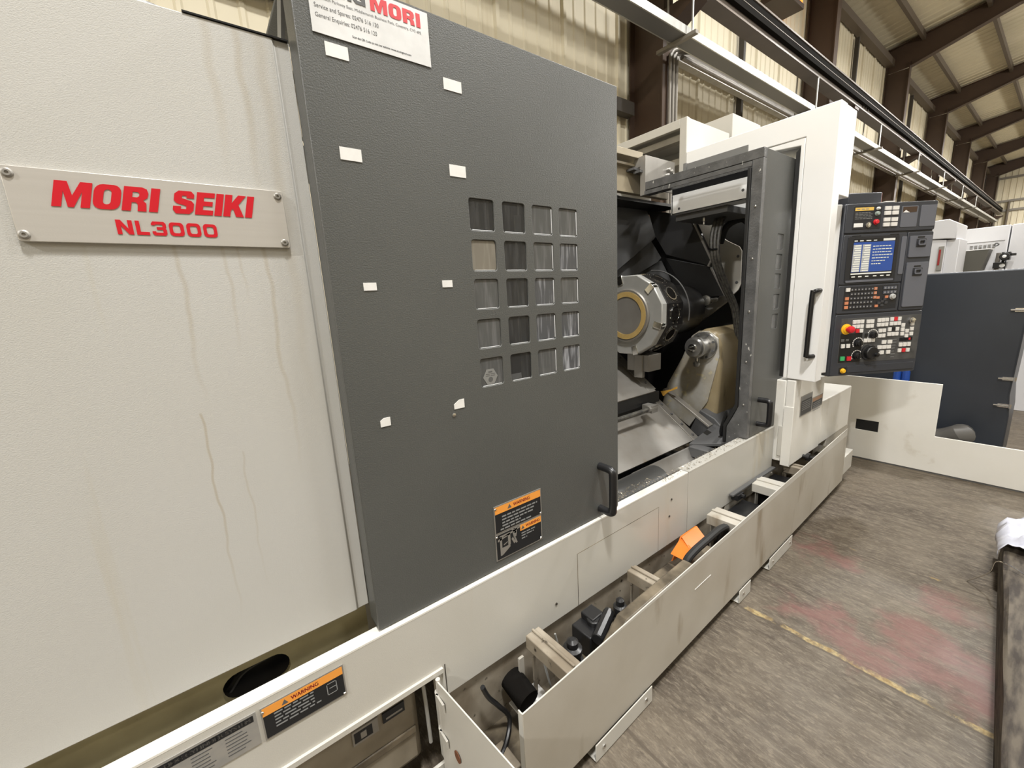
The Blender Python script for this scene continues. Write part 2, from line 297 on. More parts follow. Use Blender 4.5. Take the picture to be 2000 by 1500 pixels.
GL = {'M': (1.28, [(0, 0), (0, 1), (.42, 1), (.64, .46), (.86, 1), (1.28, 1), (1.28, 0), (.96, 0), (.96, .62), (.74, 0), (.54, 0), (.32, .62), (.32, 0)], []),
      'O': (.98, rp(0, .98, 0, 1, .3), [rp(.35, .63, .2, .8, .13)]), '0': (1.12, rp(0, 1.12, 0, 1, .28), [rp(.28, .84, .22, .78, .14)]),
      'R': (.96, [(0, 0), (0, 1), (.68, 1), (.86, .93), (.94, .77), (.92, .57), (.76, .45), (.9, .34), (.94, 0), (.6, 0), (.58, .28), (.5, .36), (.34, .36), (.34, 0)], [[(.34, .57), (.34, .79), (.53, .79), (.60, .73), (.60, .63), (.53, .57)]]),
      'I': (.35, [(0, 0), (0, 1), (.35, 1), (.35, 0)], []),
      'S': (.94, [(.03, .33), (.03, .16), (.18, 0), (.76, 0), (.93, .15), (.93, .46), (.80, .58), (.37, .68), (.37, .79), (.57, .79), (.57, .69), (.90, .69), (.90, .86), (.75, 1), (.2, 1), (.03, .86), (.03, .57), (.16, .45), (.60, .35), (.60, .21), (.37, .21), (.37, .33)], []),
      'E': (.82, [(0, 0), (0, 1), (.82, 1), (.82, .78), (.34, .78), (.34, .61), (.76, .61), (.76, .40), (.34, .40), (.34, .22), (.82, .22), (.82, 0)], []),
      'K': (1.0, [(0, 0), (0, 1), (.34, 1), (.34, .63), (.61, 1), (1.0, 1), (.68, .56), (1.02, 0), (.63, 0), (.43, .38), (.34, .26), (.34, 0)], []),
      'N': (1.12, [(0, 0), (0, 1), (.34, 1), (.80, .40), (.80, 1), (1.12, 1), (1.12, 0), (.78, 0), (.32, .60), (.32, 0)], []),
      'L': (.92, [(0, 0), (0, 1), (.30, 1), (.30, .23), (.92, .23), (.92, 0)], []),
      '3': (1.08, [(0, .30), (0, .14), (.14, 0), (.94, 0), (1.08, .14), (1.08, .42), (1.0, .51), (1.08, .6), (1.08, .86), (.94, 1), (.14, 1), (0, .86), (0, .72), (.28, .72), (.28, .79), (.80, .79), (.80, .61), (.36, .61), (.36, .41), (.80, .41), (.80, .21), (.28, .21), (.28, .30)], []),
      'D': (.98, [(0, 0), (0, 1), (.68, 1), (.98, .76), (.98, .24), (.68, 0)], [[(.32, .22), (.32, .78), (.55, .78), (.66, .66), (.66, .34), (.55, .22)]]),
      'G': (1.0, [(0, .2), (0, .8), (.2, 1), (.78, 1), (.96, .84), (.96, .64), (.64, .64), (.64, .78), (.34, .78), (.34, .22), (.66, .22), (.66, .36), (.5, .36), (.5, .55), (.98, .55), (.98, 0), (.72, 0), (.70, .06), (.62, 0), (.2, 0)], []), ' ': (.42, None, None)}
def block_text(mb, s, x0, x1, z0, z1, y, m=0, shear=0., gap=.1):     # heavy block lettering on a wall plane y = const
    tw = sum(GL[c][0]+gap for c in s)-gap+shear; k = (x1-x0)/tw; h = z1-z0; x = 0.
    for c in s:
        wd, out, hol = GL[c]
        if out:
            f = lambda q: (x0+k*(x+q[0]+shear*q[1]), z0+h*q[1])
            mb.holed([f(q) for q in out], [[f(q) for q in hh] for hh in hol], 'y', y-.0004, y, m)
        x += wd+gap
OFF = {}
def build(name, mb, mats, parent=None, bevel=0., smooth=35, label=None, loc=None, kind=None):
    if not isinstance(mats, (list, tuple)): mats = [mats]
    base = OFF.get(parent.name, Vector()) if parent else (Vector(loc) if loc is not None else Vector())
    me = bpy.data.meshes.new(name); me.from_pydata([v-base for v in mb.v], [], mb.f)
    for m in mats: me.materials.append(m)
    if len(mats) > 1: me.polygons.foreach_set('material_index', mb.m)
    bm = bmesh.new(); bm.from_mesh(me)
    if len(bm.faces) < 20000: bmesh.ops.recalc_face_normals(bm, faces=bm.faces)
    bm.to_mesh(me); bm.free()
    if smooth: me.shade_smooth(); me.set_sharp_from_angle(angle=math.radians(smooth))
    o = bpy.data.objects.new(name, me); COL.objects.link(o)
    if parent: o.parent = parent
    else: o.location = base
    OFF[o.name] = base
    if bevel:
        b = o.modifiers.new('bevel', 'BEVEL'); b.width = bevel; b.segments = 2; b.limit_method = 'ANGLE'; b.angle_limit = math.radians(40)
    if label: o['label'] = label
    if kind: o['kind'] = kind
    return o
def thing(name, label, cat, loc, group=None):
    o = bpy.data.objects.new(name, None); COL.objects.link(o); o.location = loc; o.empty_display_size = .1
    OFF[o.name] = Vector(loc); o['label'] = label; o['category'] = cat
    if group: o['group'] = group
    return o
def tag(o, label, cat, group=None):
    o['label'] = label; o['category'] = cat
    if group: o['group'] = group
    return o
def struct(o): o['kind'] = 'structure'; return o
def dup(o, delta, parent=None, name=None):               # one copied part sharing its mesh
    c = o.copy(); COL.objects.link(c); c.location = Vector(o.location)+Vector(delta); c.parent = parent or o.parent
    OFF[c.name] = OFF[o.name]; return c
def dup_tree(root, delta, label=None):
    r = root.copy(); COL.objects.link(r); r.location = Vector(root.location)+Vector(delta)
    if label: r['label'] = label
    for ch in root.children:
        c = ch.copy(); COL.objects.link(c); c.parent = r
        for g in ch.children: d = g.copy(); COL.objects.link(d); d.parent = c
    return r
def root_struct(name, loc=(0, 0, 0)):
    o = bpy.data.objects.new(name, None); COL.objects.link(o); o.location = loc; OFF[o.name] = Vector(loc); o['kind'] = 'structure'; return o

# ---------------------------------------------------------------- the hall
fl = struct(build('floor', MB().box(-8, 44, -14, 4.1, -.1, 0), FLOORM))
# back wall: ribbed cladding sheets, one metre each
wall = root_struct('wall_back')
def sheet_mesh(x0, wdt, z0, z1, y):
    prof = []; ribs = 5
    for i in range(ribs):
        a = x0+wdt*i/ribs; p = wdt/ribs; tall = .035 if i == 0 else .014
        prof += [(a, y), (a+p*.12, y), (a+p*.2, y-tall), (a+p*(.42 if i == 0 else .34), y-tall), (a+p*(.5 if i == 0 else .42), y)]
    prof.append((x0+wdt, y)); n = len(prof); mb = MB()
    return mb._add([(p[0], p[1], z0) for p in prof]+[(p[0], p[1], z1) for p in prof], [(i, i+1, i+1+n, i+n) for i in range(n-1)])
s0 = build('cladding_sheet', sheet_mesh(-8, 1.0, 0, 7.75, 4.06), CLAD, wall, smooth=0)
for i in range(1, 49): dup(s0, (i*1.0, 0, 0))
build('girt', MB().box(5.5, 41, 3.9, 4.0, 4.88, 5.04), GIRTM, wall)
build('girt', MB().box(-3, 5.2, 3.88, 4.0, 3.86, 4.02), GIRTM, wall)
build('girt', MB().box(-3, 5.2, 3.9, 4.0, 5.35, 5.55), GIRTM, wall)
build('eaves_beam', MB().box(-3, 41, 3.85, 4.02, 7.45, 7.62), PURL, wall)
for x0 in (8.3, 14.2, 20.1, 26.0):
    build('girt_post', MB().box(x0, x0+.07, 3.93, 4.02, 1.5, 7.4), GIRTM, wall)
endw = root_struct('wall_right')
def sheet_mesh_y(y0, wdt, z0, z1, x):
    prof = []; ribs = 4
    for i in range(ribs):
        a = y0+wdt*i/ribs; p = wdt/ribs; prof += [(x, a), (x, a+p*.6), (x-.03, a+p*.7), (x-.03, a+p*.9)]
    prof.append((x, y0+wdt)); n = len(prof); mb = MB()
    return mb._add([(p[0], p[1], z0) for p in prof]+[(p[0], p[1], z1) for p in prof], [(i, i+1, i+1+n, i+n) for i in range(n-1)])
e0 = build('cladding_sheet', sheet_mesh_y(-14, 1.0, 0, 10.4, 40.9), CLAD, endw, smooth=0)
for i in range(1, 18): dup(e0, (0, i*1.0, 0))
for z in (7.1, 5.75, 5.2): build('girt', MB().box(40.74, 40.85, -14, 4, z-.06, z+.06), PIPEW, endw)
for y in (3.4, 2.9): build('down_pipe', MB().cyl((40.7, y, 0), (40.7, y, 5.7), .06, 8), PURL, endw)
struct(build('wall_left', MB().box(-8.2, -8.0, -14.2, 4.1, 0, 10), CLAD)); struct(build('wall_front', MB().box(-8, 41, -14.4, -14.2, 0, 8), CLAD))
# roof: sheets rise 0.15 per metre away from the wall to the ridge, and fall beyond it
roof = root_struct('ceiling')
def roof_mesh(x0, wdt, ya, za, yb, zb):
    prof = []; ribs = 7
    for i in range(ribs):
        a = x0+wdt*i/ribs; p = wdt/ribs; prof += [(a, 0), (a+p*.62, 0), (a+p*.7, -.022), (a+p*.92, -.022)]
    prof.append((x0+wdt, 0)); n = len(prof); mb = MB()
    return mb._add([(p[0], ya, za+p[1]) for p in prof]+[(p[0], yb, zb+p[1]) for p in prof], [(i, i+1, i+1+n, i+n) for i in range(n-1)])
r0 = build('roof_sheet', roof_mesh(-9, 2.0, 4.1, 7.93, -5.0, 9.30), ROOF, roof, smooth=0)
r1 = build('roof_sheet', roof_mesh(-9, 2.0, -5.0, 9.30, -14.1, 7.93), ROOF, roof, smooth=0)
for i in range(1, 25): dup(r0, (i*2.0, 0, 0)); dup(r1, (i*2.0, 0, 0))
for y in (3.28, 2.1, .9, -.3, -1.5, -2.7):
    z = 7.93+(4.1-y)*.15; build('purlin', MB().box(-3, 41, y-.035, y+.035, z-.2, z-.035), PURL, roof)
# portal frames
def frame(x, label):
    t = thing('portal_frame', label, 'steel frame', (x, 3.75, 0), 'steel portal frames along the wall')
    c = MB(); c.box(x-.006, x+.006, 3.51, 3.99, 0, 7.28); c.box(x-.1, x+.1, 3.49, 3.51, 0, 7.42); c.box(x-.1, x+.1, 3.99, 4.005, 0, 7.9)
    build('column', c, BROWN, t)
    r = MB(); rz = lambda y: 7.86+(4.1-y)*.15
    lo = [(3.99, 7.29), (3.49, 7.30), (1.6, 7.86), (-5, 8.88), (-14, 7.5)]; hi = [(3.99, rz(3.99)), (-5, 9.18), (-14, 7.84)]
    r.prism(lo[::1]+hi[::-1], 'x', x-.006, x+.006)
    for (ya, za), (yb, zb) in zip(lo[1:-1], lo[2:]): r.bar((x, ya, za), (x, yb, zb), .2, .02)
    for (ya, za), (yb, zb) in zip(hi[:-1], hi[1:]): r.bar((x, ya, za), (x, yb, zb), .2, .02)
    build('rafter', r, BROWN, t)
    k = MB(); k.slab([(x-.12, 3.49, 4.62), (x-.12, 3.04, 4.86), (x-.12, 3.04, 4.91), (x-.12, 3.49, 4.91)], (.24, 0, 0)); build('beam_bracket', k, BROWN, t)
for i, lb in enumerate(('brown steel portal frame nearest the camera, with grey conduits up its column', 'brown steel portal frame second along the wall, behind the white side cover', 'brown steel portal frame third along the wall, above the control console', 'brown steel portal frame fourth along the wall from the camera', 'brown steel portal frame fifth along the wall from the camera', 'brown steel portal frame farthest along the wall, by the end wall')):
    frame(5.35+5.9*i, lb)
frame(40.6, 'brown steel portal frame standing against the far end wall')
# crane runway beam, tray, conduits, glow lamp
t = thing('runway_beam', 'long grey-brown steel I-beam running along the wall on column brackets', 'beam', (18, 3.13, 4.91))
build('top_flange', MB().box(-3, 40, 3.04, 3.22, 5.255, 5.28), BEAMC, t); build('web', MB().box(-3, 40, 3.12, 3.14, 4.93, 5.26), BEAMC, t); build('bottom_flange', MB().box(-3, 40, 3.03, 3.23, 4.912, 4.93), BEAMC, t)
build('rail', MB().box(-3, 40, 3.11, 3.15, 5.28, 5.33), BEAMC, t); build('web_shade_box', MB().box(-3, 40, 3.055, 3.119, 5.085, 5.254), MATTEK, t); build('web_line', MB().box(-3, 40, 3.05, 3.055, 5.16, 5.168), PIPEW, t)  # black box paints the shade on the upper web, with a grey line
for x in (11.9, 23.7):
    for dx, dz in ((0, 0), (0, .07), (.16, 0), (.16, .07), (.32, 0), (.32, .07)): build('bolt', MB().cyl((x+dx, 3.12, 5.0+dz), (x+dx, 3.10, 5.0+dz), .022, 6), GIRTM, t)
t = thing('cable_tray', 'bright galvanised cable tray hanging under the runway beam on thin rods', 'cable tray', (18, 3.2, 4.44))
tr = MB(); tr.box(-3, 39, 3.10, 3.115, 4.44, 4.53); tr.box(-3, 39, 3.3, 3.315, 4.44, 4.53); build('channel', tr, GALV, t); build('tray_base', MB().box(-3, 39, 3.1155, 3.2995, 4.441, 4.452), TRAYD, t)
for x in (5.15, 9.1, 13.05, 17.0, 20.9, 24.9, 28.8):
    build('hanger_bar', MB().box(x-.03, x+.03, 2.98, 3.5, 4.40, 4.438), PIPEW, t)
    build('hanger_rod', MB().cyl((x, 3.04, 4.42), (x, 3.04, 4.92), .012, 6), GALV, t)
    build('hanger_rod', MB().cyl((x, 3.36, 4.42), (x, 3.36, 5.4), .012, 6), GALV, t)
pt = thing('wall_pipe', 'slim grey pipe running along the wall just behind the cable tray', 'pipe', (18, 3.44, 4.42))
build('pipe', MB().cyl((5.6, 3.44, 4.47), (39, 3.44, 4.47), .03, 10), PIPEW, pt); build('trunking', MB().box(5.6, 39, 3.5, 3.6, 4.47, 4.62), DULLST, pt)
for k, (dx, lb) in enumerate(((0, 'grey conduit left of the three on the first brown column'), (.075, 'middle grey conduit of the three on the first brown column'), (.15, 'grey conduit right of the three on the first brown column'))):
    m = MB(); m.tube([(5.36+dx, 3.455, 2.0), (5.36+dx, 3.455, 4.2), (5.38+dx, 3.455, 4.45), (5.5+dx, 3.42, 4.53), (5.75+dx, 3.25, 4.50)], .021, 8); tag(build('wall_conduit', m, PIPEW, loc=(5.36+dx, 3.455, 2.0)), lb, 'conduit', 'conduits on the first column')
t = thing('cable_bundle', 'grey cables carried on clips along the top of the left machine cover', 'cable', (-.5, 1.3, 2.06))
for k, (y, z, r, x1) in enumerate(((1.275, 2.160, .011, .10), (1.30, 2.172, .013, .06), (1.325, 2.185, .010, .11), (1.305, 2.198, .009, .03))):
    build('cable', MB().tube([(-2.2, y, z), (-1.2, y+.005, z), (-.5, y-.004, z+.004), (-.1, y, z), (x1-.05, y, z-.006), (x1, y+.03, z-.045), (x1+.01, y+.04, 2.075)], r, 8), HOSE, t)
for x in (-1.4, -.5): build('cable_clip', MB().box(x-.015, x+.015, 1.255, 1.345, 2.0575, 2.066).box(x-.01, x+.01, 1.345, 1.355, 2.0575, 2.21).box(x-.01, x+.01, 1.265, 1.345, 2.14, 2.149), GALV, t)
t = thing('heater_lamp', 'brown wall heater with an orange glow above the runway beam', 'heater', (9.4, 3.8, 6.4))
build('casing', MB().box(9.0, 9.8, 3.6, 4.0, 6.42, 6.5).box(9.0, 9.8, 3.9, 4.0, 6.5, 7.1), BROWN, t); build('glowing_panel', MB().box(9.62, 9.78, 3.62, 3.88, 6.5, 7.0), LED, t); build('red_panel', MB().box(9.1, 9.6, 3.7, 3.88, 6.5, 7.0), REDD, t)

# ---------------------------------------------------------------- the lathe
L = thing('lathe', 'large cream CNC lathe with dark grey sliding doors and an open work area', 'lathe', (.8, 1.6, 0))
# headstock cover, its olive band and drain slot
hc = MB(); hc.prism([(-2.4, 1.06), (.217, 1.06), (.219, 1.0635), (.2495, 1.064), (.2495, 2.3), (-2.4, 2.3)], 'z', .694, 2.056); build('headstock_cover', hc, COVER, L, bevel=.006)
b = MB(); b.holed([(-2.4, .52), (.247, .52), (.247, .698), (-2.4, .698)], [rrect(-.10, .045, .565, .648, .035, 5)], 'y', 1.10, 1.12); bd = build('base_band', b, OLIVE, L)
d = MB(); d.box(-.15, .1, 1.16, 1.17, .53, .67); d.tube([(-.09, 1.14, .58), (-.05, 1.13, .625), (.03, 1.13, .635)], .008, 8); build('drain_slot', d, BLACK, bd)
build('top_seam_strip', MB().box(.07, .247, 1.058, 1.075, 2.0565, 2.0595), BLACK, L)
build('base_casting', MB().box(-2.4, .2, 1.55, 2.3, 0, .60).box(.2, 2.7, 1.75, 2.3, 0, .34).box(2.7, 3.8, 1.3, 2.3, 0, .38), FILTHY, L)
# nameplate
npl = MB(); u0, u1, z0, z1 = -.2135, .190, 1.638, 1.7555
npm = build('nameplate', npl.prism(rrect(u0, u1, z0, z1, .004, 2), 'y', 1.052, 1.0595), ALU, L, bevel=.001)
tx = MB(); yy = 1.0515
block_text(tx, 'MORI', -.1654, -.0160, 1.6965, 1.7385, yy, shear=.30, gap=.07); block_text(tx, 'SEIKI', -.0065, .1355, 1.6968, 1.7388, yy, shear=.30, gap=.07)
block_text(tx, 'NL3000', -.0897, .0602, 1.6548, 1.6798, yy, gap=.2)
build('lettering', tx, RED, npm, smooth=0)
for sx_ in (-.2055, .1795):
    for sz in (1.649, 1.744):
        build('screw', MB().lathe([(.0075, 0), (.0075, .001), (.005, .003), (.0025, .003), (.0025, .0012)], (sx_, 1.052, sz), (0, -1, 0), 14), DULLST, npm)
# lower front panel with access opening
fp = MB(); fp.holed([(-2.4, .05), (.42, .05), (.42, .325), (1.754, .325), (1.754, .64), (-2.4, .64)], [[(-.55, .09), (.412, .09), (.412, .432), (-.55, .432)]], 'y', .990, 1.0)
fpo = build('front_panel', fp, WHITE, L); fpo['label'] = 'long left front panel with access opening'
build('ledge', MB().box(-2.4, 1.754, .9895, 1.028, .634, .643), GUARDW, fpo, bevel=.002)
build('panel_joint', MB().box(.4195, .4225, .9892, .991, .325, .436), GIRTM, fpo)
build('access_plate', MB().box(.994, 1.514, .9890, .9902, .327, .547), WHITE, fpo); build('plate_joint', MB().box(.9925, .994, .9889, .9902, .326, .5485).box(1.514, 1.5155, .9889, .9902, .326, .5485).box(.994, 1.514, .9889, .9902, .547, .5485), FILTHY, fpo)
for hx, hz in ((.878, .395), (1.60, .47), (1.615, .55)): build('screw', MB().cyl((hx, .99, hz), (hx, .987, hz), .005, 8), GIRTM, fpo)
build('opening_frame', MB().box(-.55, .412, .982, 1.02, .418, .433).box(.392, .412, .995, 1.02, .09, .42), WHITE, fpo)
fp2 = build('front_panel', MB().box(1.76, 2.73, .990, 1.0, .325, .64).box(1.76, 2.73, .9895, 1.05, .634, .643), WHITE, L, bevel=.001)
fp2['label'] = 'short right front panel under the open doorway'
build('under_rail_plate', MB().box(2.15, 2.76, .993, 1.0, .28, .33), DIRTYW, fp2)
build('guide_rail', MB().box(2.17, 2.72, .962, .985, .376, .386), PLATE, fp2, bevel=.001); build('rail_clamp', MB().box(2.20, 2.27, .95, .985, .345, .375).cyl((2.25, .95, .36), (2.25, .935, .36), .012, 8), BLACK, fp2)
# chips lying on the ledge
ch = MB(); rn = random.Random(3)
for i in range(520):
    x = 1.26+1.1*rn.random()**2.2; y = rn.uniform(1.0, 1.05)+(.03 if x < 1.55 else 0); a = rn.uniform(0, PI); l = rn.uniform(.0025, .007); z = .6445+rn.uniform(0, .004)
    dx, dy = math.cos(a)*l, math.sin(a)*l; ch._add([(x-dx, y-dy, z), (x+dx, y+dy, z+rn.uniform(0, .004)), (x+dy*.3, y-dx*.3, z+.003)], [(0, 1, 2)])
build('swarf', ch, SWARF, L, smooth=0, kind='stuff', label='fine metal chips on the ledge')
# behind the access opening
ph = build('pump_housing', MB().box(-.6, .345, 1.045, 1.5, .10, .425), mat('pump_grey', (.30, .265, .205), .4, col2=(.20, .17, .125), nscale=6, namt=.4), L, bevel=.02)
build('rating_tag', MB().box(.150, .222, 1.040, 1.046, .300, .347), DULLST, ph); build('rating_tag', MB().box(.155, .205, 1.0385, 1.041, .308, .340), PLATEBLK, ph); build('rating_tag', MB().box(.236, .302, 1.040, 1.046, .312, .345), PLATEBLK, ph)
build('tag_logo', MB().box(.172, .188, 1.0375, 1.039, .314, .334).box(.245, .295, 1.0395, 1.041, .320, .326), DULLST, ph)
build('housing_rib', MB().box(-.6, .33, 1.038, 1.046, .21, .235), FILTHY, ph, bevel=.004)
build('supply_tube', MB().tube([(.362, 1.035, .41), (.364, 1.03, .3), (.366, 1.03, .15)], .006, 8), GALV, ph)
# hinged flap standing open
fo = build('access_flap', MB().prism([(.380, .962), (.384, .962), (.420, .64), (.4165, .64)], 'z', .05, .422), WHITE, L)
for hz in (.345, .215): build('hinge', MB().cyl((.387, .972, hz), (.387, .972, hz+.032), .013, 14).box(.374, .380, .925, .97, hz+.003, hz+.032), WHITE, fo)
build('hinge_pin', MB().cyl((.387, .972, .06), (.387, .972, .42), .007, 10), WHITE, fo)
build('latch_hole', MB().cyl((.3872, .885, .225), (.3852, .885, .225), .017, 14), mat('rust', (.16, .06, .025), .8), fo)

# left sliding door ------------------------------------------------
X0, X1, DZ0, DZ1 = .250, 1.245, .648, 2.178
PX = [.629, .740, .850, .960]; PZ = [1.690, 1.583, 1.477, 1.365, 1.252]; PW = .0815
holes = [rrect(px, px+PW, pz, pz+.0825, .008, 3) for px in PX for pz in PZ]
dr = MB(); dr.holed([(X0, DZ0), (X1, DZ0), (X1, DZ1), (X0, DZ1)], holes, 'y', 1.0, 1.010)
dr.box(X0, X0+.006, 1.008, 1.066, DZ0, DZ1); dr.box(X1-.006, X1, 1.008, 1.06, DZ0, DZ1); dr.box(X0, X1, 1.008, 1.06, DZ0, DZ0+.006); dr.box(X0, X1, 1.008, 1.30, DZ1-.006, DZ1)
DOOR = build('sliding_door', dr, GREY, L, bevel=.0018); DOOR['label'] = 'large left sliding door with twenty small panes'
build('door_brace', MB().slab([(.252, 1.07, 2.172), (.252, 1.12, 2.172), (.252, 1.235, 2.05), (.252, 1.185, 2.05)], (.008, 0, 0)), GREYL, DOOR)
build('inner_lining', MB().box(.256, .60, 1.045, 1.05, .66, 2.17).box(.60, 1.24, 1.045, 1.05, .66, 1.2).box(.60, 1.24, 1.045, 1.05, 1.82, 2.17), DULLST, DOOR)
order = {0: (0, 3, 1, 1, 1), 1: (0, 0, 0, 0, 0), 2: (1, 1, 2, 2, 1), 3: (1, 2, 1, 2, 2)}
names_ = {}
for i, px in enumerate(PX):
    for j, pz in enumerate(PZ):
        p = MB(); p.prism(rrect(px+.0005, px+PW-.0005, pz+.0005, pz+.082, .008, 3), 'y', 1.0035, 1.0075); k = order[i][j]
        if i > 1: p.box(px+PW-.0035, px+PW-.0008, 1.0018, 1.0034, pz+.006, pz+.077, 1)
        p.box(px+.007, px+PW-.007, 1.0018, 1.0034, pz+.0008, pz+.0028, 1)
        po = build('window_pane', p, [PANE[k], EDGEM], DOOR, bevel=.0006)
        if k == 2: po['label'] = 'pane streaked white with dried coolant'
        if k == 3: po['label'] = 'pane with a tan bloom'
build('inner_post', MB().box(.802, .822, 1.02, 1.03, 1.22, 1.745), BRIGHTW, DOOR)
for i in range(3): build('window_mullion', MB().box(PX[i]+PW+.004, PX[i+1]-.004, 1.031, 1.04, 1.22, 1.80), DULLST, DOOR)
st = MB(); st.prism([(.652, 1.256), (.676, 1.256), (.690, 1.279), (.676, 1.302), (.652, 1.302), (.638, 1.279)], 'y', 1.0026, 1.0032)
st.box(.657, .671, 1.0023, 1.0027, 1.292, 1.296, 1)
for zz in (1.287, 1.282): st.box(.648, .661, 1.0023, 1.0027, zz, zz+.0015, 1); st.box(.665, .680, 1.0023, 1.0027, zz, zz+.0015, 1)
st.lathe([(.008, 0), (.008, .0004)], (.664, 1.0027, 1.271), (0, -1, 0), 14, 1)
build('inspection_sticker', st, [mat('grey_sticker', (.22, .22, .21), .4), INK], DOOR)
# paper labels
lab = [(.304, .351, 2.021, 2.047, 0), (.580, .631, 2.020, 2.046, 0), (.307, .354, 1.821, 1.847, 0), (.578, .626, 1.820, 1.848, 0), (.322, .353, 1.539, 1.557, 0), (.529, .559, 1.541, 1.559, 0), (.533, .566, 1.206, 1.231, .011), (.322, .348, 1.203, 1.225, .006)]
for a, b_, c, e, cut in lab:
    poly = [(a, c), (b_, c), (b_, e), (a, e)] if not cut else [(a, c), (b_, c), (b_, e), (a+cut*1.6, e), (a, e-cut)]
    build('paper_label', MB().prism(poly, 'y', .9985, .9999), PAPER, DOOR)
build('rivet', MB().lathe([(.006, 0), (.005, .002), (.002, .003)], (.531, 1.0, 1.190), (0, -1, 0), 12), CHROME, DOOR)
# service sign, slightly rotated, cut by the top of the picture
def SG(a, b_):                                            # sign coordinates (0..1, 0..1) -> door plane
    return Vector((.283+.266*a, 0, 2.0585+.1125*b_))
sg = MB(); sg.slab([SG(q[0], q[1])+Vector((0, .9992, 0)) for q in ((0, 0), (1, 0), (1, 1), (0, 1))], (0, -.0016, 0), 0)
sgo = build('service_sign', sg, SIGNW, DOOR, label='white service sign with red and grey lettering')
def sgt(mb, s, a0, a1, b0, b1, m=0, **k):
    O = SG(a0, b0); text_into(mb, s, O+Vector((0, .9972, 0)), SG(a1, b0)-O, SG(a0, b1)-O, m, **k)
tx = MB()
block_text(tx, 'MORI', .411, .529, 2.1345, 2.163, .9972, 1, gap=.12); block_text(tx, 'DMG', .306, .401, 2.1365, 2.165, .9972, 0, gap=.12)
sgt(tx, '4030 Siskin Parkway East, Middlemarch Business Park, Coventry, CV3 4PE', .03, .925, .545, .61)
sgt(tx, 'Service and Spares: 02476 516 130', .035, .535, .385, .48); sgt(tx, 'General Enquiries: 02476 516 120', .035, .515, .235, .33)
sgt(tx, 'Scan the QR Code to visit our website: www.uk.dmgmori.com', .305, .81, .08, .13, bold=.02)
build('lettering', tx, [INK, mat('bright_red_print', (.62, .05, .06), .4)], DOOR, smooth=0, label='printing of the service sign')
# warning plates
def warn_plate(x0, x1, z0, z1, y, yb0, yb1, xa, pict=None, rows=(), par=None, txt=None, nm='warning_plate'):
    m = MB(); m.box(x0, x1, y-.002, y, z0, z1, 0); e = .0035; f = y-.0022
    m.box(x0+e, x1-e, f-.0003, f, z0+e, z1-e, 1); g = f-.0004
    m.box(xa, x1-e, g-.0003, g, yb0, yb1, 2); h = g-.0004
    H = (yb1-yb0)
    if txt is not None:
        tx0, tx1 = txt; text_into(m, 'WARNING', (tx0, h, yb0+H*.28), (tx1-tx0, 0, 0), (0, 0, H*.48), 3, bold=.045)
        tw = H*.6; m.prism([(tx0-tw*1.6, yb0+H*.22), (tx0-tw*.5, yb0+H*.22), (tx0-tw*1.05, yb0+H*.8)], 'y', h-.0002, h, 4)
    r2 = random.Random(int(x0*1000)+5)
    for (ra, rb, rz, rh) in rows:
        x = ra
        while x < rb-.004:
            l = min(r2.uniform(.010, .024), rb-x); m.box(x, x+l, h-.0002, h, rz, rz+rh, 5); x += l+.004
    if pict: pict(m, h)
    o = build(nm, m, [DULLST, PLATEBLK, ORANGE, REDD, INK, PRINT, DULLST], par, smooth=0)
    return o
rows = [(.672, .820, .829-.0117*i, .0046) for i in range(5)]; rows[4] = (.668, .780, .782, .0046)
rows = [(.668, .815, .8215, .005), (.668, .80, .8105, .005), (.668, .795, .7995, .005), (.668, .742, .7890, .005), (.660, .79, .7785, .005)]
warn_plate(.639, .834, .770, .866, .9998, .838, .8625, .6425, rows=rows, par=DOOR, txt=(.715, .785))
def pic(m, h):
    q = h-.0002
    for pl in ([(.646, .742), (.738, .760), (.738, .766), (.646, .749)], [(.654, .690), (.662, .690), (.662, .756), (.654, .756)], [(.654, .752), (.694, .752), (.694, .760), (.654, .760)], [(.686, .716), (.696, .716), (.696, .756), (.686, .756)], [(.662, .716), (.694, .716), (.694, .708), (.662, .690)], [(.700, .766), (.706, .770), (.722, .750), (.716, .746)], [(.716, .768), (.728, .772), (.722, .752), (.714, .752)],
               [(.706, .752), (.724, .752), (.720, .735), (.710, .733)], [(.710, .735), (.716, .735), (.724, .712), (.718, .710)], [(.700, .732), (.706, .738), (.716, .716), (.710, .712)], [(.668, .722), (.684, .728), (.684, .731), (.668, .726)]):
        m.prism(pl, 'y', q, h, 6)
warn_plate(.638, .832, .676, .7685, .9998, .745, .766, .738, rows=[(.742, .80, .733, .004), (.742, .795, .724, .004), (.742, .765, .714, .004)], par=DOOR, txt=(.762, .822), pict=pic)
for sx_, sz in ((.645, .857), (.829, .776), (.644, .759), (.826, .683)): build('screw', MB().lathe([(.004, 0), (.003, .0018), (.001, .0022)], (sx_, .9972, sz), (0, -1, 0), 10), CHROME, DOOR)
# pull handle of the left door
def pull(x, z0, z1, y, name, par):
    h = MB(); yb = y-.064; r = .015
    P = [(x, y, z1-.012), (x, yb+.02, z1-.012), (x, yb+.004, z1-.018), (x, yb, z1-.036), (x, yb, z0+.036), (x, yb+.004, z0+.018), (x, yb+.02, z0+.012), (x, y, z0+.012)]
    h.tube(P, r, 12, sub=3); return build(name, h, BLACK, par)
pull(1.135, .668, .868, 1.0, 'pull_handle', DOOR)
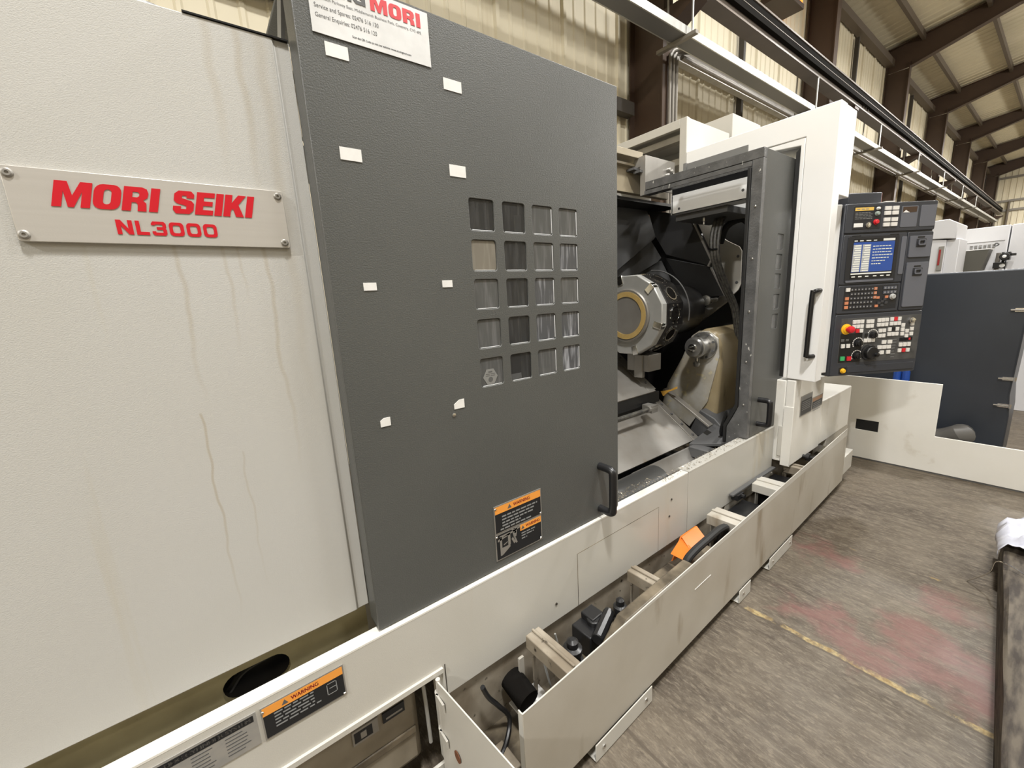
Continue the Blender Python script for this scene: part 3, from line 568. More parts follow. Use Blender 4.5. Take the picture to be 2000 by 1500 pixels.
# plates on the lower front panel
m = MB(); pr = [(-.018+.0, .128, 0, 0)]
rows = [(-.010, .075, .587-.0088*i, .0036) for i in range(5)]+[(.078, .095, .587-.0088*4, .0036)]
warn_plate(-.035, .148, .530, .6185, .9898, .594, .6155, -.0315, rows=rows, par=fpo, txt=(.028, .088), pict=lambda m, h: [m.box(a, b_, h-.0002, h, c, e, 5) for a, b_, c, e in ((.104, .128, .586, .588), (.104, .106, .556, .588), (.104, .128, .556, .558), (.126, .128, .556, .588), (.110, .126, .572, .574))])
for sx_, sz in ((-.031, .606), (.143, .534)): build('screw', MB().lathe([(.004, 0), (.003, .0018), (.001, .0022)], (sx_, .9875, sz), (0, -1, 0), 10), CHROME, fpo)
m = MB(); m.box(-.26, -.043, .9878, .9898, .532, .6185, 0); m.box(-.255, -.049, .9875, .9878, .597, .613, 1)
text_into(m, 'HDC CYLINDER SYSTEM', (-.205, .9873, .601), (.150, 0, 0), (0, 0, .0085), 2, bold=.02)
r2 = random.Random(9)
for i in range(6):
    for a in (-.245, -.165, -.105):
        l = r2.uniform(.03, .05); z = .588-.0088*i; m.box(a, a+l, .9875, .9878, z, z+.0026, 3)
build('data_plate', m, [mat('silver_data_plate', (.40, .38, .35), .35, .3, col2=(.33, .325, .31), nscale=30, namt=.4), PLATEBLK, DULLST, INK], fpo, smooth=0)

# right sliding door and the enclosure top it carries ----------------
RX = 2.38
rh = [rrect(px, px+.082, pz, pz+.0825, .008, 3) for px in (2.603,) for pz in PZ]
m = MB(); m.holed([(RX+.031, .648), (3.0, .648), (3.0, 2.172), (RX+.031, 2.172)], rh, 'y', 1.0, 1.010)
m.box(RX+.06, RX+.5, 1.011, 1.06, 2.160, 2.171)
RD = build('sliding_door', m, GREY, L, bevel=.0015); RD['label'] = 'right sliding door, slid under the white side cover'
for pz in PZ: build('window_pane', MB().prism(rrect(2.6035, 2.6845, pz+.0005, pz+.082, .008, 3), 'y', 1.0035, 1.0075), PANE[1], RD, bevel=.001)
m = MB(); m.prism([(1.0, .80), (1.0, 2.126), (1.055, 2.126), (1.055, .83), (1.085, .76), (1.115, .70), (1.115, .600), (1.04, .600), (1.04, .648), (1.0, .648)], 'x', RX-.002, RX+.03)
build('door_edge_post', m, GREYCHIP, RD, bevel=.002)
build('edge_seal', MB().prism([(1.055, .83), (1.055, 2.09), (1.072, 2.09), (1.072, .84), (1.13, .71), (1.13, .600), (1.115, .600), (1.115, .70)], 'x', RX-.012, RX+.03), RUBBER, RD, bevel=.002)
for z in (1.90, 1.64, 1.365, 1.09, .845): build('bolt', MB().lathe([(.006, 0), (.006, .002), (.003, .004)], (RX-.002, 1.028, z), (-1, 0, 0), 10), STEEL, RD)
# top beam of the door, running back over the opening
m = MB(); m.box(RX-.0025, RX+.03, 1.0005, 1.69, 2.1265, 2.174); m.box(RX-.006, RX+.05, 1.056, 1.695, 2.098, 2.122)
tb = build('top_beam', m, GREYCHIP, RD, bevel=.002); build('beam_groove', MB().box(RX+.002, RX+.05, 1.05, 1.70, 2.118, 2.13), BLACK, RD)
build('rain_lip', MB().box(RX+.02, RX+.026, 1.09, 1.425, 2.175, 2.212).box(RX+.012, RX+.03, 1.427, 1.445, 2.175, 2.216), GREYL, RD, bevel=.001)
m = MB(); m.prism([(1.6905, 2.10), (1.6905, 2.332), (1.752, 2.332), (1.772, 2.322), (1.787, 2.30), (1.787, 2.272), (1.728, 2.272), (1.728, 2.10)], 'x', RX-.003, RX+.012)
m.box(RX+.0125, RX+.32, 1.6915, 1.70, 2.14, 2.332); m.box(RX+.0125, RX+.32, 1.7005, 1.75, 2.322, 2.331)
build('roller_bracket', m, DULLST, RD, bevel=.001)
m = MB(); m.box(RX-.05, RX+.10, 1.74, 1.80, 2.255, 2.268); m.box(RX-.03, RX+.05, 1.71, 1.76, 2.235, 2.25); build('guide_shoe', m, PLATE, RD)
m = MB()
for dx, dz in ((.235, .005), (.262, -.002), (.225, -.03), (.255, -.035), (.28, -.02)): m.lathe([(.011, 0), (.011, .02), (.005, .022)], (RX+dx, 1.69, 2.27+dz), (0, -1, 0), 8)
build('adjuster_bolts', m, CHROME, RD)
pull(2.5, .70, .868, 1.0, 'pull_handle', RD)

# white side cover ---------------------------------------------------
CX = 2.74
m = MB(); m.prism([(.804, .942), (.804, 2.388), (1.635, 2.384), (1.635, 2.272), (1.05, 2.262), (.95, 2.262), (.95, .950)], 'x', CX, CX+.09)
m.prism([(.95, .950), (.972, .952), (.972, 2.225), (1.16, 2.24), (1.16, 2.262), (.95, 2.262)], 'x', CX+.004, CX+.05)
SC = build('side_cover', m, BRIGHTW, L, bevel=.004)
m = MB(); m.box(CX+.09, CX+.255, .806, 1.66, 1.95, 2.386); build('cover_extension', m, BRIGHTW, SC, bevel=.004)
build('seal_and_gap_shade', MB().prism([(.9725, .955), (.994, .957), (.994, 2.20), (.9725, 2.22)], 'x', CX+.012, CX+.03), RUBBER, SC)  # black strip: rubber seal together with the shadow of the gap
h = MB(); hx = CX-.045
h.tube([(CX, .822, 1.455), (CX-.025, .826, 1.455), (hx+.004, .836, 1.448), (hx, .842, 1.43), (hx, .846, 1.12), (hx+.004, .846, 1.10), (CX-.025, .836, 1.092), (CX, .826, 1.092)], .0125, 12, sub=3); build('grab_handle', h, BLACK, SC)
# frame of the roof box behind the cover
m = MB(); m.box(CX, CX+.03, 1.636, 1.686, 2.274, 2.60); m.box(CX, CX+.03, 1.686, 2.35, 2.545, 2.60); build('roof_frame', m, WHITE, SC, bevel=.003)
m = MB(); m.box(CX+.03, 3.32, 1.645, 1.655, 2.37, 2.60); m.box(CX, 3.32, 2.30, 2.33, 2.2, 2.60); m.box(3.31, 3.32, 1.655, 2.3, 2.3, 2.6); m.box(CX+.03, 3.31, 1.655, 2.3, 2.585, 2.598); build('roof_panel', m, WHITE, SC, bevel=.002)
build('roof_stiffener', MB().box(CX+.06, CX+.12, 1.7, 2.3, 2.49, 2.53).box(CX+.12, CX+.15, 1.7, 2.3, 2.36, 2.40), DULLST, SC)
build('rear_box', MB().box(3.35, 3.80, 1.64, 2.1, 2.30, 2.74), WHITE, SC, bevel=.003)

# lower right column and end block ----------------------------------
m = MB(); m.prism([(2.74, .402), (2.74, .940), (3.02, .940), (3.02, .905), (3.24, .895), (3.24, .402)], 'y', .898, .947); m.box(3.2405, 3.86, .898, 1.3, .412, .72); m.box(2.745, 3.0, .948, 1.2, .42, .935); m.box(3.0, 3.239, .948, 1.2, .42, .89)
EB = build('end_block', m, GUARDW, L, bevel=.006)
build('corner_strip', MB().box(2.735, 2.80, .948, .970, .458, .65), WHITE, EB, bevel=.002)
build('front_edge_strip', MB().box(2.734, 2.741, .896, .948, .402, .778), GUARDW, EB, bevel=.002)
build('lower_trim', MB().box(3.40, 3.88, .90, .93, .36, .412), DIRTYW, EB); build('dark_notch', MB().box(3.25, 3.45, .93, .95, .33, .41), FILTHY, EB)
for (a, b_, c, e, k) in ((2.838, 3.024, .697, .826, 0), (3.030, 3.214, .702, .782, 2)):
    m = MB(); m.box(a, b_, .8945, .898, c, e, 0); m.box(a+.006, b_-.006, .894, .8945, c+.006, e-.03, 1); m.box(a+.006, b_-.006, .894, .8945, e-.028, e-.006, 2)
    for i in range(5): m.box(a+.02, b_-.03, .8937, .894, e-.045-i*.012, e-.041-i*.012, 3)
    build('information_plate', m, [DULLST, PLATEBLK, GREYL if k == 0 else mat('dull_orange_print', (.38, .22, .13), .5), PRINT], EB, smooth=0)
build('clamp_knob', MB().lathe([(.012, 0), (.012, .02), (.026, .022), (.026, .04), (.01, .042), (.01, .06), (.02, .062), (.018, .075)], (2.96, .898, .41), (0, -1, 0), 12), BLACK, EB)

# ---------------------------------------------------------------- work area
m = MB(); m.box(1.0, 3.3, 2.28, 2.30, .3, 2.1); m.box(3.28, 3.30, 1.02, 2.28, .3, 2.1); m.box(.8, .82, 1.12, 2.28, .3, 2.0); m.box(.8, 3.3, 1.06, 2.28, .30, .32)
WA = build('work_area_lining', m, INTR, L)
m = MB(); m.box(.3, 2.80, 1.80, 1.84, 2.135, 2.30); m.box(.3, 2.42, 1.74, 1.84, 2.325, 2.365); m.box(.3, 2.40, 1.77, 1.84, 2.285, 2.300)
build('rear_header', m, mat('beige_header_paint', (.40, .345, .25), .45, col2=(.33, .28, .19), nscale=5, namt=.4), L, bevel=.002)
build('roof_lining', MB().box(.3, 3.0, 1.84, 2.28, 2.10, 2.12), INTR, WA)
# white lamp housing under the beam
m = MB(); m.box(2.5, 2.512, 1.127, 1.582, 1.968, 2.081); m.box(2.5, 2.54, 1.574, 1.586, 1.968, 2.081); m.box(2.5, 2.62, 1.127, 1.582, 1.968, 1.975)
lh = build('lamp_housing', m, BRIGHTW, L, bevel=.001)
for y, z in ((1.15, 2.018), (1.53, 1.996)): build('screw', MB().lathe([(.008, 0), (.007, .003), (.003, .003)], (2.5, y, z), (-1, 0, 0), 10), PLATE, lh)
build('bellows', MB().box(2.5, 2.60, 1.08, 1.58, 2.082, 2.118), BLACK, lh)
build('lower_tray', MB().box(2.54, 2.95, 1.25, 1.575, 1.93, 1.966), PLATE, lh); build('coolant_nozzle', MB().lathe([(.012, 0), (.012, .02), (.006, .025), (.006, .04)], (2.6, 1.42, 1.93), (0, 0, -1), 10), STEEL, lh)
# stepped way covers behind the turret
way = MB()
def cov(name, poly, y0, th, m_, x=None):
    mb = MB(); mb.prism(poly, 'y', y0, y0+th); return build(name, mb, m_, L, bevel=.002)
cov('way_cover', [(2.40, 2.20), (2.56, 2.165), (2.83, 2.105), (2.985, 1.937), (2.93, 1.897), (2.53, 1.685), (2.30, 1.56), (2.1, 1.9)], 2.0, .03, PLATE)
cov('way_cover', [(2.30, 1.55), (2.53, 1.68), (2.933, 1.897), (3.08, 1.765), (3.03, 1.73), (2.77, 1.637), (2.4, 1.45)], 2.03, .03, PLATE)
cov('way_cover', [(2.5, 1.45), (2.78, 1.637), (3.13, 1.745), (3.27, 1.59), (3.27, 1.1), (2.5, 1.1)], 2.06, .03, PLATE)
m = MB(); m.slab([(2.8, 1.968, 2.096), (2.8, 1.621, 1.988), (2.8, 1.470, 1.69), (2.8, 1.485, 1.648), (2.8, 1.811, 1.758), (2.8, 1.90, 1.896)], (.05, 0, 0)); build('black_side_cover', m, INTR, L, bevel=.004)
m = MB(); m.slab([(2.83, 1.83, 1.735), (2.83, 1.482, 1.637), (2.83, 1.378, 1.447), (2.83, 1.64, 1.44)], (.04, 0, 0)); build('black_side_cover', m, INTR, L, bevel=.003)
build('folded_lip', MB().bar((2.795, 1.621, 1.99), (2.795, 1.465, 1.685), .012, .012).bar((2.795, 1.465, 1.685), (2.795, 1.485, 1.645), .012, .012).bar((2.825, 1.482, 1.637), (2.825, 1.378, 1.447), .01, .01), DULLST, L)
rw = MB(); rw.slab([(3.1, 1.785, 2.039), (3.1, 1.70, 2.06), (3.1, 1.584, 1.88), (3.1, 1.517, 1.826), (3.1, 1.43, 1.775), (3.1, 1.412, 1.745), (3.1, 1.408, 1.52), (3.1, 1.42, 1.48), (3.1, 1.45, 1.450), (3.1, 1.55, 1.42), (3.1, 1.62, 1.66)], (.012, 0, 0))
rwo = build('side_shield', rw, mat('beige_grey_shield', (.58, .55, .49), .45, .0, col2=(.50, .47, .41), nscale=4, namt=.4), L, bevel=.002)
for y, z in ((1.435, 1.71), (1.435, 1.53)): build('screw', MB().lathe([(.011, 0), (.009, .004), (.004, .004)], (3.1, y, z), (-1, 0, 0), 10), PLATE, rwo)
m = MB(); m.slab([(3.0, 1.42, 1.46), (3.0, 1.45, 1.40), (3.0, 1.72, 1.20), (3.0, 1.72, 1.28), (3.0, 1.50, 1.44)], (.03, 0, 0)); build('shield_arm', m, DULLST, L, bevel=.003)
m = MB(); m.box(2.9, 3.05, 1.28, 1.50, 1.96, 2.04); m.box(2.88, 2.9, 1.27, 1.50, 1.955, 1.965)
cb = build('hose_manifold', m, PLATE, L, bevel=.004)
for i in range(6): build('hose_union', MB().cyl((2.9, 1.30+.035*i, 2.01), (2.872, 1.30+.035*i, 2.01), .012, 8), STEEL, cb)
for k in range(3):
    o = .022*k; build('coolant_hose', MB().tube([(2.80, 1.40-o, 1.985), (2.70, 1.395-o, 1.92), (2.66, 1.40-o, 1.80), (2.67, 1.385-o*.8, 1.66), (2.78, 1.37-o*.7, 1.50), (2.88, 1.35-o*.6, 1.36), (2.92, 1.33-o*.6, 1.15)], .013, 8), HOSE, L)
build('hose_clip', MB().tube([(2.645, 1.41, 1.745), (2.635, 1.385, 1.738), (2.645, 1.35, 1.735)], .006, 6), BLACK, L)
build('hose_loop', MB().tube([(2.95, 1.28, 1.86), (2.93, 1.34, 1.93), (2.93, 1.44, 1.90), (2.95, 1.49, 1.80)], .022, 10), RUBBER, L)
m = MB(); m.cyl((2.95, 1.50, 1.42), (2.80, 1.49, 1.42), .014, 10); m.lathe([(.02, 0), (.035, .004), (.035, .016), (.02, .02)], (2.80, 1.49, 1.42), (-1, 0, 0), 14); build('probe_pin', m, STEEL, L)

# turret --------------------------------------------------------------
TX, TY, TZ = 2.12, 1.592, 1.366
m = MB(); m.lathe([(.235, .0), (.243, .012), (.243, .17), (.19, .2)], (TX, TY, TZ), (1, 0, 0), 12, ang0=PI/12); m.cyl((TX+.19, TY, TZ), (TX+.62, TY+.05, TZ), .17, 20)
TU = build('turret', m, mat('dark_turret_steel', (.022, .021, .020), .35, .3, col2=(.012, .011, .011), nscale=20, namt=.5), L, bevel=.003, smooth=25)
fm = MB(); fm.lathe([(.19, 0), (.238, 0), (.243, .006), (.243, .045), (.19, .045)], (TX-.045, TY, TZ), (1, 0, 0), 12, ang0=PI/12); build('face_ring', fm, mat('ground_steel', (.50, .50, .48), .45, .35, col2=(.44, .44, .42), nscale=9, namt=.4), TU, bevel=.002, smooth=25)
build('face_disc', MB().lathe([(.150, 0), (.188, .006), (.189, .010), (.189, .03)], (TX-.044, TY, TZ), (1, 0, 0), 48), DULLST, TU)
build('hub', MB().lathe([(.110, 0), (.152, .0), (.158, .006), (.158, .02)], (TX-.062, TY, TZ), (1, 0, 0), 48), DULLST, TU)
ring = MB(); n = 48
pts = [(r, h) for r, h in ((.112, .0), (.112, -.003), (.141, -.003), (.141, .0))]
for r, h in pts:
    for i in range(n): a = 2*PI*i/n; ring.v.append(Vector((TX-.0625+h, TY+r*math.cos(a), TZ+r*math.sin(a))))
for j in range(3):
    for i in range(n): ring.f.append([j*n+i, j*n+(i+1) % n, (j+1)*n+(i+1) % n, (j+1)*n+i]); ring.m.append(0)
build('station_ring', ring, BRONZE, TU)
for i in range(12):
    a = 2*PI*i/12; c, s_ = math.cos(a), math.sin(a); nrm = Vector((0, c, s_)); tg = Vector((0, -s_, c)); ctr = Vector((TX+.085, TY, TZ))+nrm*.2347
    k = MB(); k.lathe([(.044, 0), (.044, .005), (.037, .005), (.036, .003)], ctr, nrm, 18); k.lathe([(.0362, .003), (.036, .0046), (.012, .0048), (.010, .0034)], ctr, nrm, 18, 1)
    for j in range(8):
        b_ = 2*PI*(j+.5)/8; k.lathe([(.0045, 0), (.0045, .004), (.002, .005)], ctr+tg*(.055*math.cos(b_))+Vector((1, 0, 0))*(.055*math.sin(b_)), nrm, 6)
    build('tool_station', k, [CHROME, MATTEK], TU)
    a += PI/12; nrm = Vector((0, math.cos(a), math.sin(a))); tg = Vector((0, -math.sin(a), math.cos(a))); ctr = Vector((TX-.05, TY, TZ))+nrm*.216
    if i % 2 == 0: build('wedge_block', MB().hexa([ctr+nrm*q[0]+tg*q[1]+Vector((q[2], 0, 0)) for q in ((-.028, -.018, 0), (-.028, .018, 0), (.026, .018, 0), (.026, -.018, 0), (-.028, -.018, .04), (-.028, .018, .04), (.026, .018, .04), (.026, -.018, .04))]), CHROME, TU, bevel=.002)
for i in range(6):
    a = 2*PI*i/6+.3; build('screw', MB().lathe([(.006, 0), (.005, .003), (.002, .003)], (TX-.040, TY+.18*math.cos(a), TZ+.18*math.sin(a)), (-1, 0, 0), 8), PLATE, TU)
build('rear_guard', MB().tube([(TX+.19, TY-.262*math.cos(a), TZ+.262*math.sin(a)) for a in [math.radians(q) for q in range(-10, 100, 10)]], .004, 8, sub=2), PLATE, TU)
build('tool_block', MB().box(TX+.03, TX+.16, TY-.10, TY+.06, TZ-.35, TZ-.245).box(TX+.02, TX+.05, TY-.06, TY, TZ-.39, TZ-.245), DULLST, TU, bevel=.004)

# tailstock -----------------------------------------------------------
YT, ZT = 1.42, 1.128
m = MB(); m.slab([(2.66, 1.578, 1.031), (2.66, 1.681, .841), (2.66, 1.728, .671), (2.66, 1.505, .545), (2.66, 1.382, .749), (2.66, 1.318, 1.06), (2.66, 1.33, 1.18), (2.66, 1.39, 1.225), (2.66, 1.46, 1.225), (2.66, 1.51, 1.19)], (.012, 0, 0))
m2 = MB(); m2.slab([(2.672, 1.53, 1.06), (2.672, 1.60, .62), (2.672, 1.40, .60), (2.672, 1.322, .66), (2.672, 1.305, 1.0), (2.672, 1.315, 1.14), (2.672, 1.35, 1.215), (2.672, 1.42, 1.243), (2.672, 1.50, 1.20)], (.72, 0, 0))
TS = build('tailstock', m2, TAN, L, bevel=.018)
build('front_plate', m, TANPLATE, TS, bevel=.003)
build('quill_flange', MB().lathe([(.092, 0), (.092, -.016), (.088, -.022)], (2.66, YT, ZT), (1, 0, 0), 32), STEEL, TS)
for i in range(8):
    a = 2*PI*(i+.5)/8; build('screw', MB().lathe([(.008, 0), (.008, .006), (.004, .006)], (2.638, YT+.077*math.cos(a), ZT+.077*math.sin(a)), (-1, 0, 0), 8), PLATE, TS)
build('quill', MB().lathe([(.062, 0), (.062, -.075), (.07, -.078), (.07, -.095), (.062, -.098), (.062, -.105), (.055, -.118), (.03, -.12)], (2.638, YT, ZT), (1, 0, 0), 32), STEEL, TS)
build('live_centre', MB().lathe([(.028, 0), (.026, -.012), (.018, -.015), (.001, -.062)], (2.518, YT, ZT), (1, 0, 0), 24), CHROME, TS)
build('lock_screw', MB().cyl((2.60, YT+.01, ZT-.06), (2.60, YT+.01, ZT-.115), .014, 10).lathe([(.02, 0), (.02, .02), (.01, .022)], (2.60, YT+.01, ZT-.115), (-1, 0, 0), 10), STEEL, TS)
m = MB(); m.slab([(2.60, 1.48, .52), (2.60, 1.40, .70), (2.60, 1.30, .66), (2.60, 1.16, .53), (2.60, 1.16, .48)], (.5, 0, 0)); build('tailstock_base', m, PLATE, TS, bevel=.006)
# chutes under the turret: sheets sloping down to the front
def slope(name, x0, x1, ya, za, yb, zb, m_, th=.012, par=L, dx=0):
    d = Vector((0, zb-za, -(yb-ya))).normalized()*th
    mb = MB(); mb.slab([(x0, ya, za), (x1+dx, ya, za), (x1, yb, zb), (x0, yb, zb)], d); return build(name, mb, m_, par, bevel=.001)
slope('chip_chute', 1.0, 2.26, 1.82, 1.083, 1.52, .868, SHEETST)
slope('chip_chute', 1.0, 2.40, 1.585, .752, 1.312, .560, SHEETST)
def strip(ya, za, yb, zb, x, w_, nb, lab):
    d = Vector((0, zb-za, -(yb-ya))).normalized()*.014; mb = MB(); mb.slab([(x, ya, za), (x+w_, ya, za), (x+w_, yb, zb), (x, yb, zb)], d)
    o = build('chute_strip', mb, SHEETST, L, bevel=.002)
    for i in range(nb):
        t = (i+.5)/nb; p = Vector((x+w_*.5, ya+(yb-ya)*t, za+(zb-za)*t)); build('screw', MB().lathe([(.009, 0), (.009, .006), (.004, .008)], p+d, d, 8), PLATE, o)
strip(1.835, 1.094, 1.53, .876, 2.20, .075, 3, ''); strip(1.60, .768, 1.30, .556, 2.36, .06, 4, ''); strip(1.575, .842, 1.25, .648, 2.43, .05, 0, '')
build('chute_edge', MB().box(1.0, 2.30, 1.515, 1.545, .80, .868).box(1.0, 2.3, 1.55, 1.62, .70, .80), INTR, L)
build('coolant_pipe', MB().cyl((1.0, 1.45, .80), (2.10, 1.45, .80), .012, 10), HOSE, L); build('pipe_fitting', MB().cyl((2.08, 1.45, .80), (2.16, 1.45, .80), .022, 10).box(2.10, 2.16, 1.43, 1.50, .775, .82), DULLST, L)
# conveyor trough along the front
m = MB(); m.tube([(1.0, 1.14, .555), (1.72, 1.14, .555)], .085, 20, sub=1); build('trough_tube', m, mat('dark_trough', (.05, .05, .048), .35), L)
m = MB(); pr = [(1.28, .55), (1.26, .50), (1.20, .46), (1.13, .47), (1.10, .52), (1.09, .60), (1.082, .60), (1.09, .50), (1.13, .455), (1.20, .445), (1.27, .485), (1.292, .55)]
m.prism(pr, 'x', 1.72, 2.75); build('conveyor_trough', m, SHEETST, L)
m = MB(); m.slab([(2.30, 1.30, .545), (2.40, 1.12, .565), (2.9, 1.12, .60), (2.9, 1.30, .66)], (0, 0, .02)); m.box(2.26, 2.34, 1.16, 1.28, .50, .56); build('chip_guide', m, PLATE, L, bevel=.003)
build('feed_hose', MB().tube([(2.46, 1.09, .60), (2.42, 1.11, .70), (2.41, 1.125, .78), (2.5, 1.2, .6), (2.8, 1.25, .52)], .012, 8), RUBBER, L)
build('orange_stop', MB().slab([(2.40, 1.57, .84), (2.40, 1.50, .86), (2.40, 1.46, .885), (2.40, 1.46, .87), (2.40, 1.52, .84), (2.40, 1.55, .81)], (.02, 0, 0)), mat('yellow_wire', (.75, .42, .08), .4), L)

# ---------------------------------------------------------------- coolant tank pulled along the front of the lathe
TO = Vector((.517, .735, 0)); TD = Vector((3.073, .095, 0)).normalized(); TN = Vector((-TD.y, TD.x, 0))
def TP(u, w_, z): return TO+TD*u+TN*w_+Vector((0, 0, z))
def tbox(mb, u0, u1, w0, w1, z0, z1, m=0, z1b=None):
    zb = z1 if z1b is None else z1b
    return mb.hexa([TP(u0, w0, z0), TP(u1, w0, z0), TP(u1, w1, z0), TP(u0, w1, z0), TP(u0, w0, z1), TP(u1, w0, zb), TP(u1, w1, zb), TP(u0, w1, z1)], m)
T = thing('coolant_tank', 'long low cream coolant tank with smeared front plate along the foot of the lathe', 'coolant tank', TP(1.5, .3, 0))
tpl = build('front_plate', tbox(MB(), 0, 3.075, 0, .0035, .06, .411, z1b=.459), DIRTYW, T, bevel=.001)
build('top_edge', tbox(MB(), 0, 3.075, -.0003, .0038, .4105, .412, z1b=.4600), WHITE, tpl)
build('end_plate', tbox(MB(), 0, .004, .002, .02, .06, .409), WHITE, tpl)
build('scratch', tbox(MB(), .915, 1.05, -.0012, -.0004, .300, .303), BRIGHTW, tpl)
for (u0, u1) in ((.28, .60), (1.335, 1.46), (1.70, 2.03)):
    b = tbox(MB(), u0, u1, -.012, -.008, .004, .072); tbox(b, u0, u1, -.008, .03, .004, .008)
    o = build('foot_bracket', b, WHITE, T, bevel=.002)
    for uu in (u0+.04, u1-.04)[:1 if u1-u0 < .2 else 2]: build('bolt', MB().lathe([(.008, 0), (.008, .003), (.004, .006)], TP(uu, -.012, .04), -TN, 8), CHROME, o)
for u in (.62, 1.38, 2.1, 2.6, 2.92):
    o = build('castor', MB().cyl(TP(u, .03, .026), TP(u, .055, .026), .026, 14), RUBBER, T); build('castor_fork', tbox(MB(), u-.015, u+.015, .025, .06, .03, .062), DULLST, o)
build('tank_floor', MB().slab([TP(-.09, .01, .062), TP(3.05, .01, .062), Vector((3.56, 1.009, .062)), Vector((.427, 1.009, .062))], (0, 0, .008)), FILTHY, T)
build('inner_wall', MB().box(.43, 3.38, 1.004, 1.009, .0705, .40), BEAMD, T)
build('end_box', tbox(MB(), 3.08, 3.30, .0, .35, .10, .24), WHITE, T, bevel=.004)
for u, w_, zt, m_ in ((.185, .06, .402, BEAMD), (.72, .055, .388, BEAMD), (1.345, .11, .40, DIRTYW), (1.84, .13, .405, WHITE), (2.28, .07, .385, BEAMD)):
    we = .945-(.735+u*.031); b = tbox(MB(), u, u+w_, .012, we, zt-.05, zt); tbox(b, u+w_*.45, u+w_*.6, .012, we, zt, zt+.008); tbox(b, u+w_*.35, u+w_*.65, we-.008, we-.002, .0705, zt-.05); build('cross_member', b, m_, T, bevel=.003)
b = MB(); b.slab([TP(.38, .012, .33), TP(.48, .012, .408), TP(.92, .012, .412), TP(.92, .012, .33)], TN*.045); build('drain_channel', b, FILTHY, T, bevel=.006)
for u0, u1, z1 in ((.29, .66, .24), (.80, 1.28, .28), (1.50, 1.80, .31), (2.0, 2.26, .32), (2.4, 2.9, .28)):
    build('baffle_plate', tbox(MB(), u0, u1, .06, .185, .0705, z1), FILTHY if u0 < 1.4 or u0 > 2.3 else BLACK, T, bevel=.006)
for u, w_, zb, r in ((.30, .10, .30, .028), (.55, .095, .32, .022)):
    build('pump_fitting', MB().lathe([(r*1.3, 0), (r*1.3, .03), (r, .032), (r, .055), (r*1.15, .057), (r*1.15, .075), (r*.7, .08), (r*.7, .10), (r*.3, .108)], TP(u, w_, zb-.02), (0, 0, 1), 14), BLACK, T)
    build('pump_stem', MB().cyl(TP(u, w_, .07), TP(u, w_, zb-.02), r*.9, 10), BLACK, T)
b = MB(); tbox(b, .39, .50, .10, .19, .07, .33); b.cyl(TP(.40, .08, .335), TP(.52, .12, .35), .022, 10); b.cyl(TP(.46, .14, .30), TP(.46, .14, .35), .03, 12); tbox(b, .44, .50, .13, .19, .33, .355); build('valve_block', b, BLACK, T, bevel=.004)
build('drain_pipe', MB().tube([TP(.015, .222, .305), TP(.035, .222, .25), TP(.07, .222, .19), TP(.105, .215, .12), TP(.06, .18, .085), TP(-.02, .14, .08)], .008, 8), BLACK, T)
b = MB(); b.cyl(TP(.15, .16, .20), TP(.15, .255, .22), .04, 16); build('filter_port', b, MATTEK, T)
build('floor_tray', tbox(MB(), -.06, .06, .10, .20, .071, .085), BEAMD, T, bevel=.004); build('bracket_plate', tbox(MB(), .12, .24, .16, .232, .15, .156), BRIGHTW, T); build('wall_rib', tbox(MB(), .17, .19, .225, .234, .0705, .30), DIRTYW, T); build('support_block', tbox(MB(), .14, .26, .02, .10, .0705, .13), FILTHY, T, bevel=.004)
for uu, za in ((.285, .30), (.36, .31)): build('thin_rod', MB().cyl(TP(uu, .19, .1), TP(uu-.03, .215, za), .004, 6), GALV, T)
m = MB(); m.tube([TP(.935, .055, .315), TP(.945, .055, .385), TP(.99, .05, .412), TP(1.08, .045, .425), TP(1.22, .05, .42), TP(1.315, .06, .385), TP(1.325, .08, .30)], .016, 10)
tag(build('drain_hose', m, RUBBER, loc=TP(1.0, .04, .4)), 'thick black hose lying along the inner edge of the coolant tank', 'hose')
t = thing('orange_guard', 'orange painted bracket lying in the coolant tank beside the black hose', 'bracket', (1.62, .87, .28))
build('side_plate', MB().slab([(1.52, .93, .34), (1.52, .85, .34), (1.57, .85, .375), (1.60, .93, .385)], (.006, 0, 0)), ORANGEP, t, bevel=.001)
build('back_plate', MB().slab([(1.53, .925, .30), (1.72, .925, .30), (1.73, .925, .395), (1.60, .925, .395)], (0, .006, 0)), ORANGEP, t, bevel=.001)
build('top_plate', MB().slab([(1.56, .85, .362), (1.69, .85, .368), (1.73, .925, .392), (1.60, .925, .388)], (0, 0, .005)), ORANGEP, t, bevel=.001)

# ---------------------------------------------------------------- control console hanging at the right end
PO = Vector((3.055, .828, 0)); PU = Vector((.84, -.5426, 0)).normalized(); PN = Vector((PU.y, -PU.x, 0))    # PN points at the operator
def CP(u, v, w_=0.): return PO+PU*u+PN*w_+Vector((0, 0, v))
def cbox(mb, u0, u1, v0, v1, w0, w1, m=0):
    return mb.hexa([CP(u0, v0, w0), CP(u1, v0, w0), CP(u1, v0, w1), CP(u0, v0, w1), CP(u0, v1, w0), CP(u1, v1, w0), CP(u1, v1, w1), CP(u0, v1, w1)], m)
def crr(mb, u0, u1, v0, v1, r, w0, w1, m=0): return mb.slab([CP(q[0], q[1], w0) for q in rrect(u0, u1, v0, v1, r, 3)], PN*(w1-w0), m)
K = thing('control_console', 'dark grey control console with blue screen, keyboard and red emergency stop', 'console', CP(.28, .93, -.1))
hs = MB(); cbox(hs, -.002, .562, .922, 1.928, -.13, -.004); KB = build('housing', hs, NCG, K, bevel=.008)
bk = MB(); cbox(bk, -.045, -.004, .945, 1.93, -.10, -.02); build('side_mount', bk, BRIGHTW, K, bevel=.004)
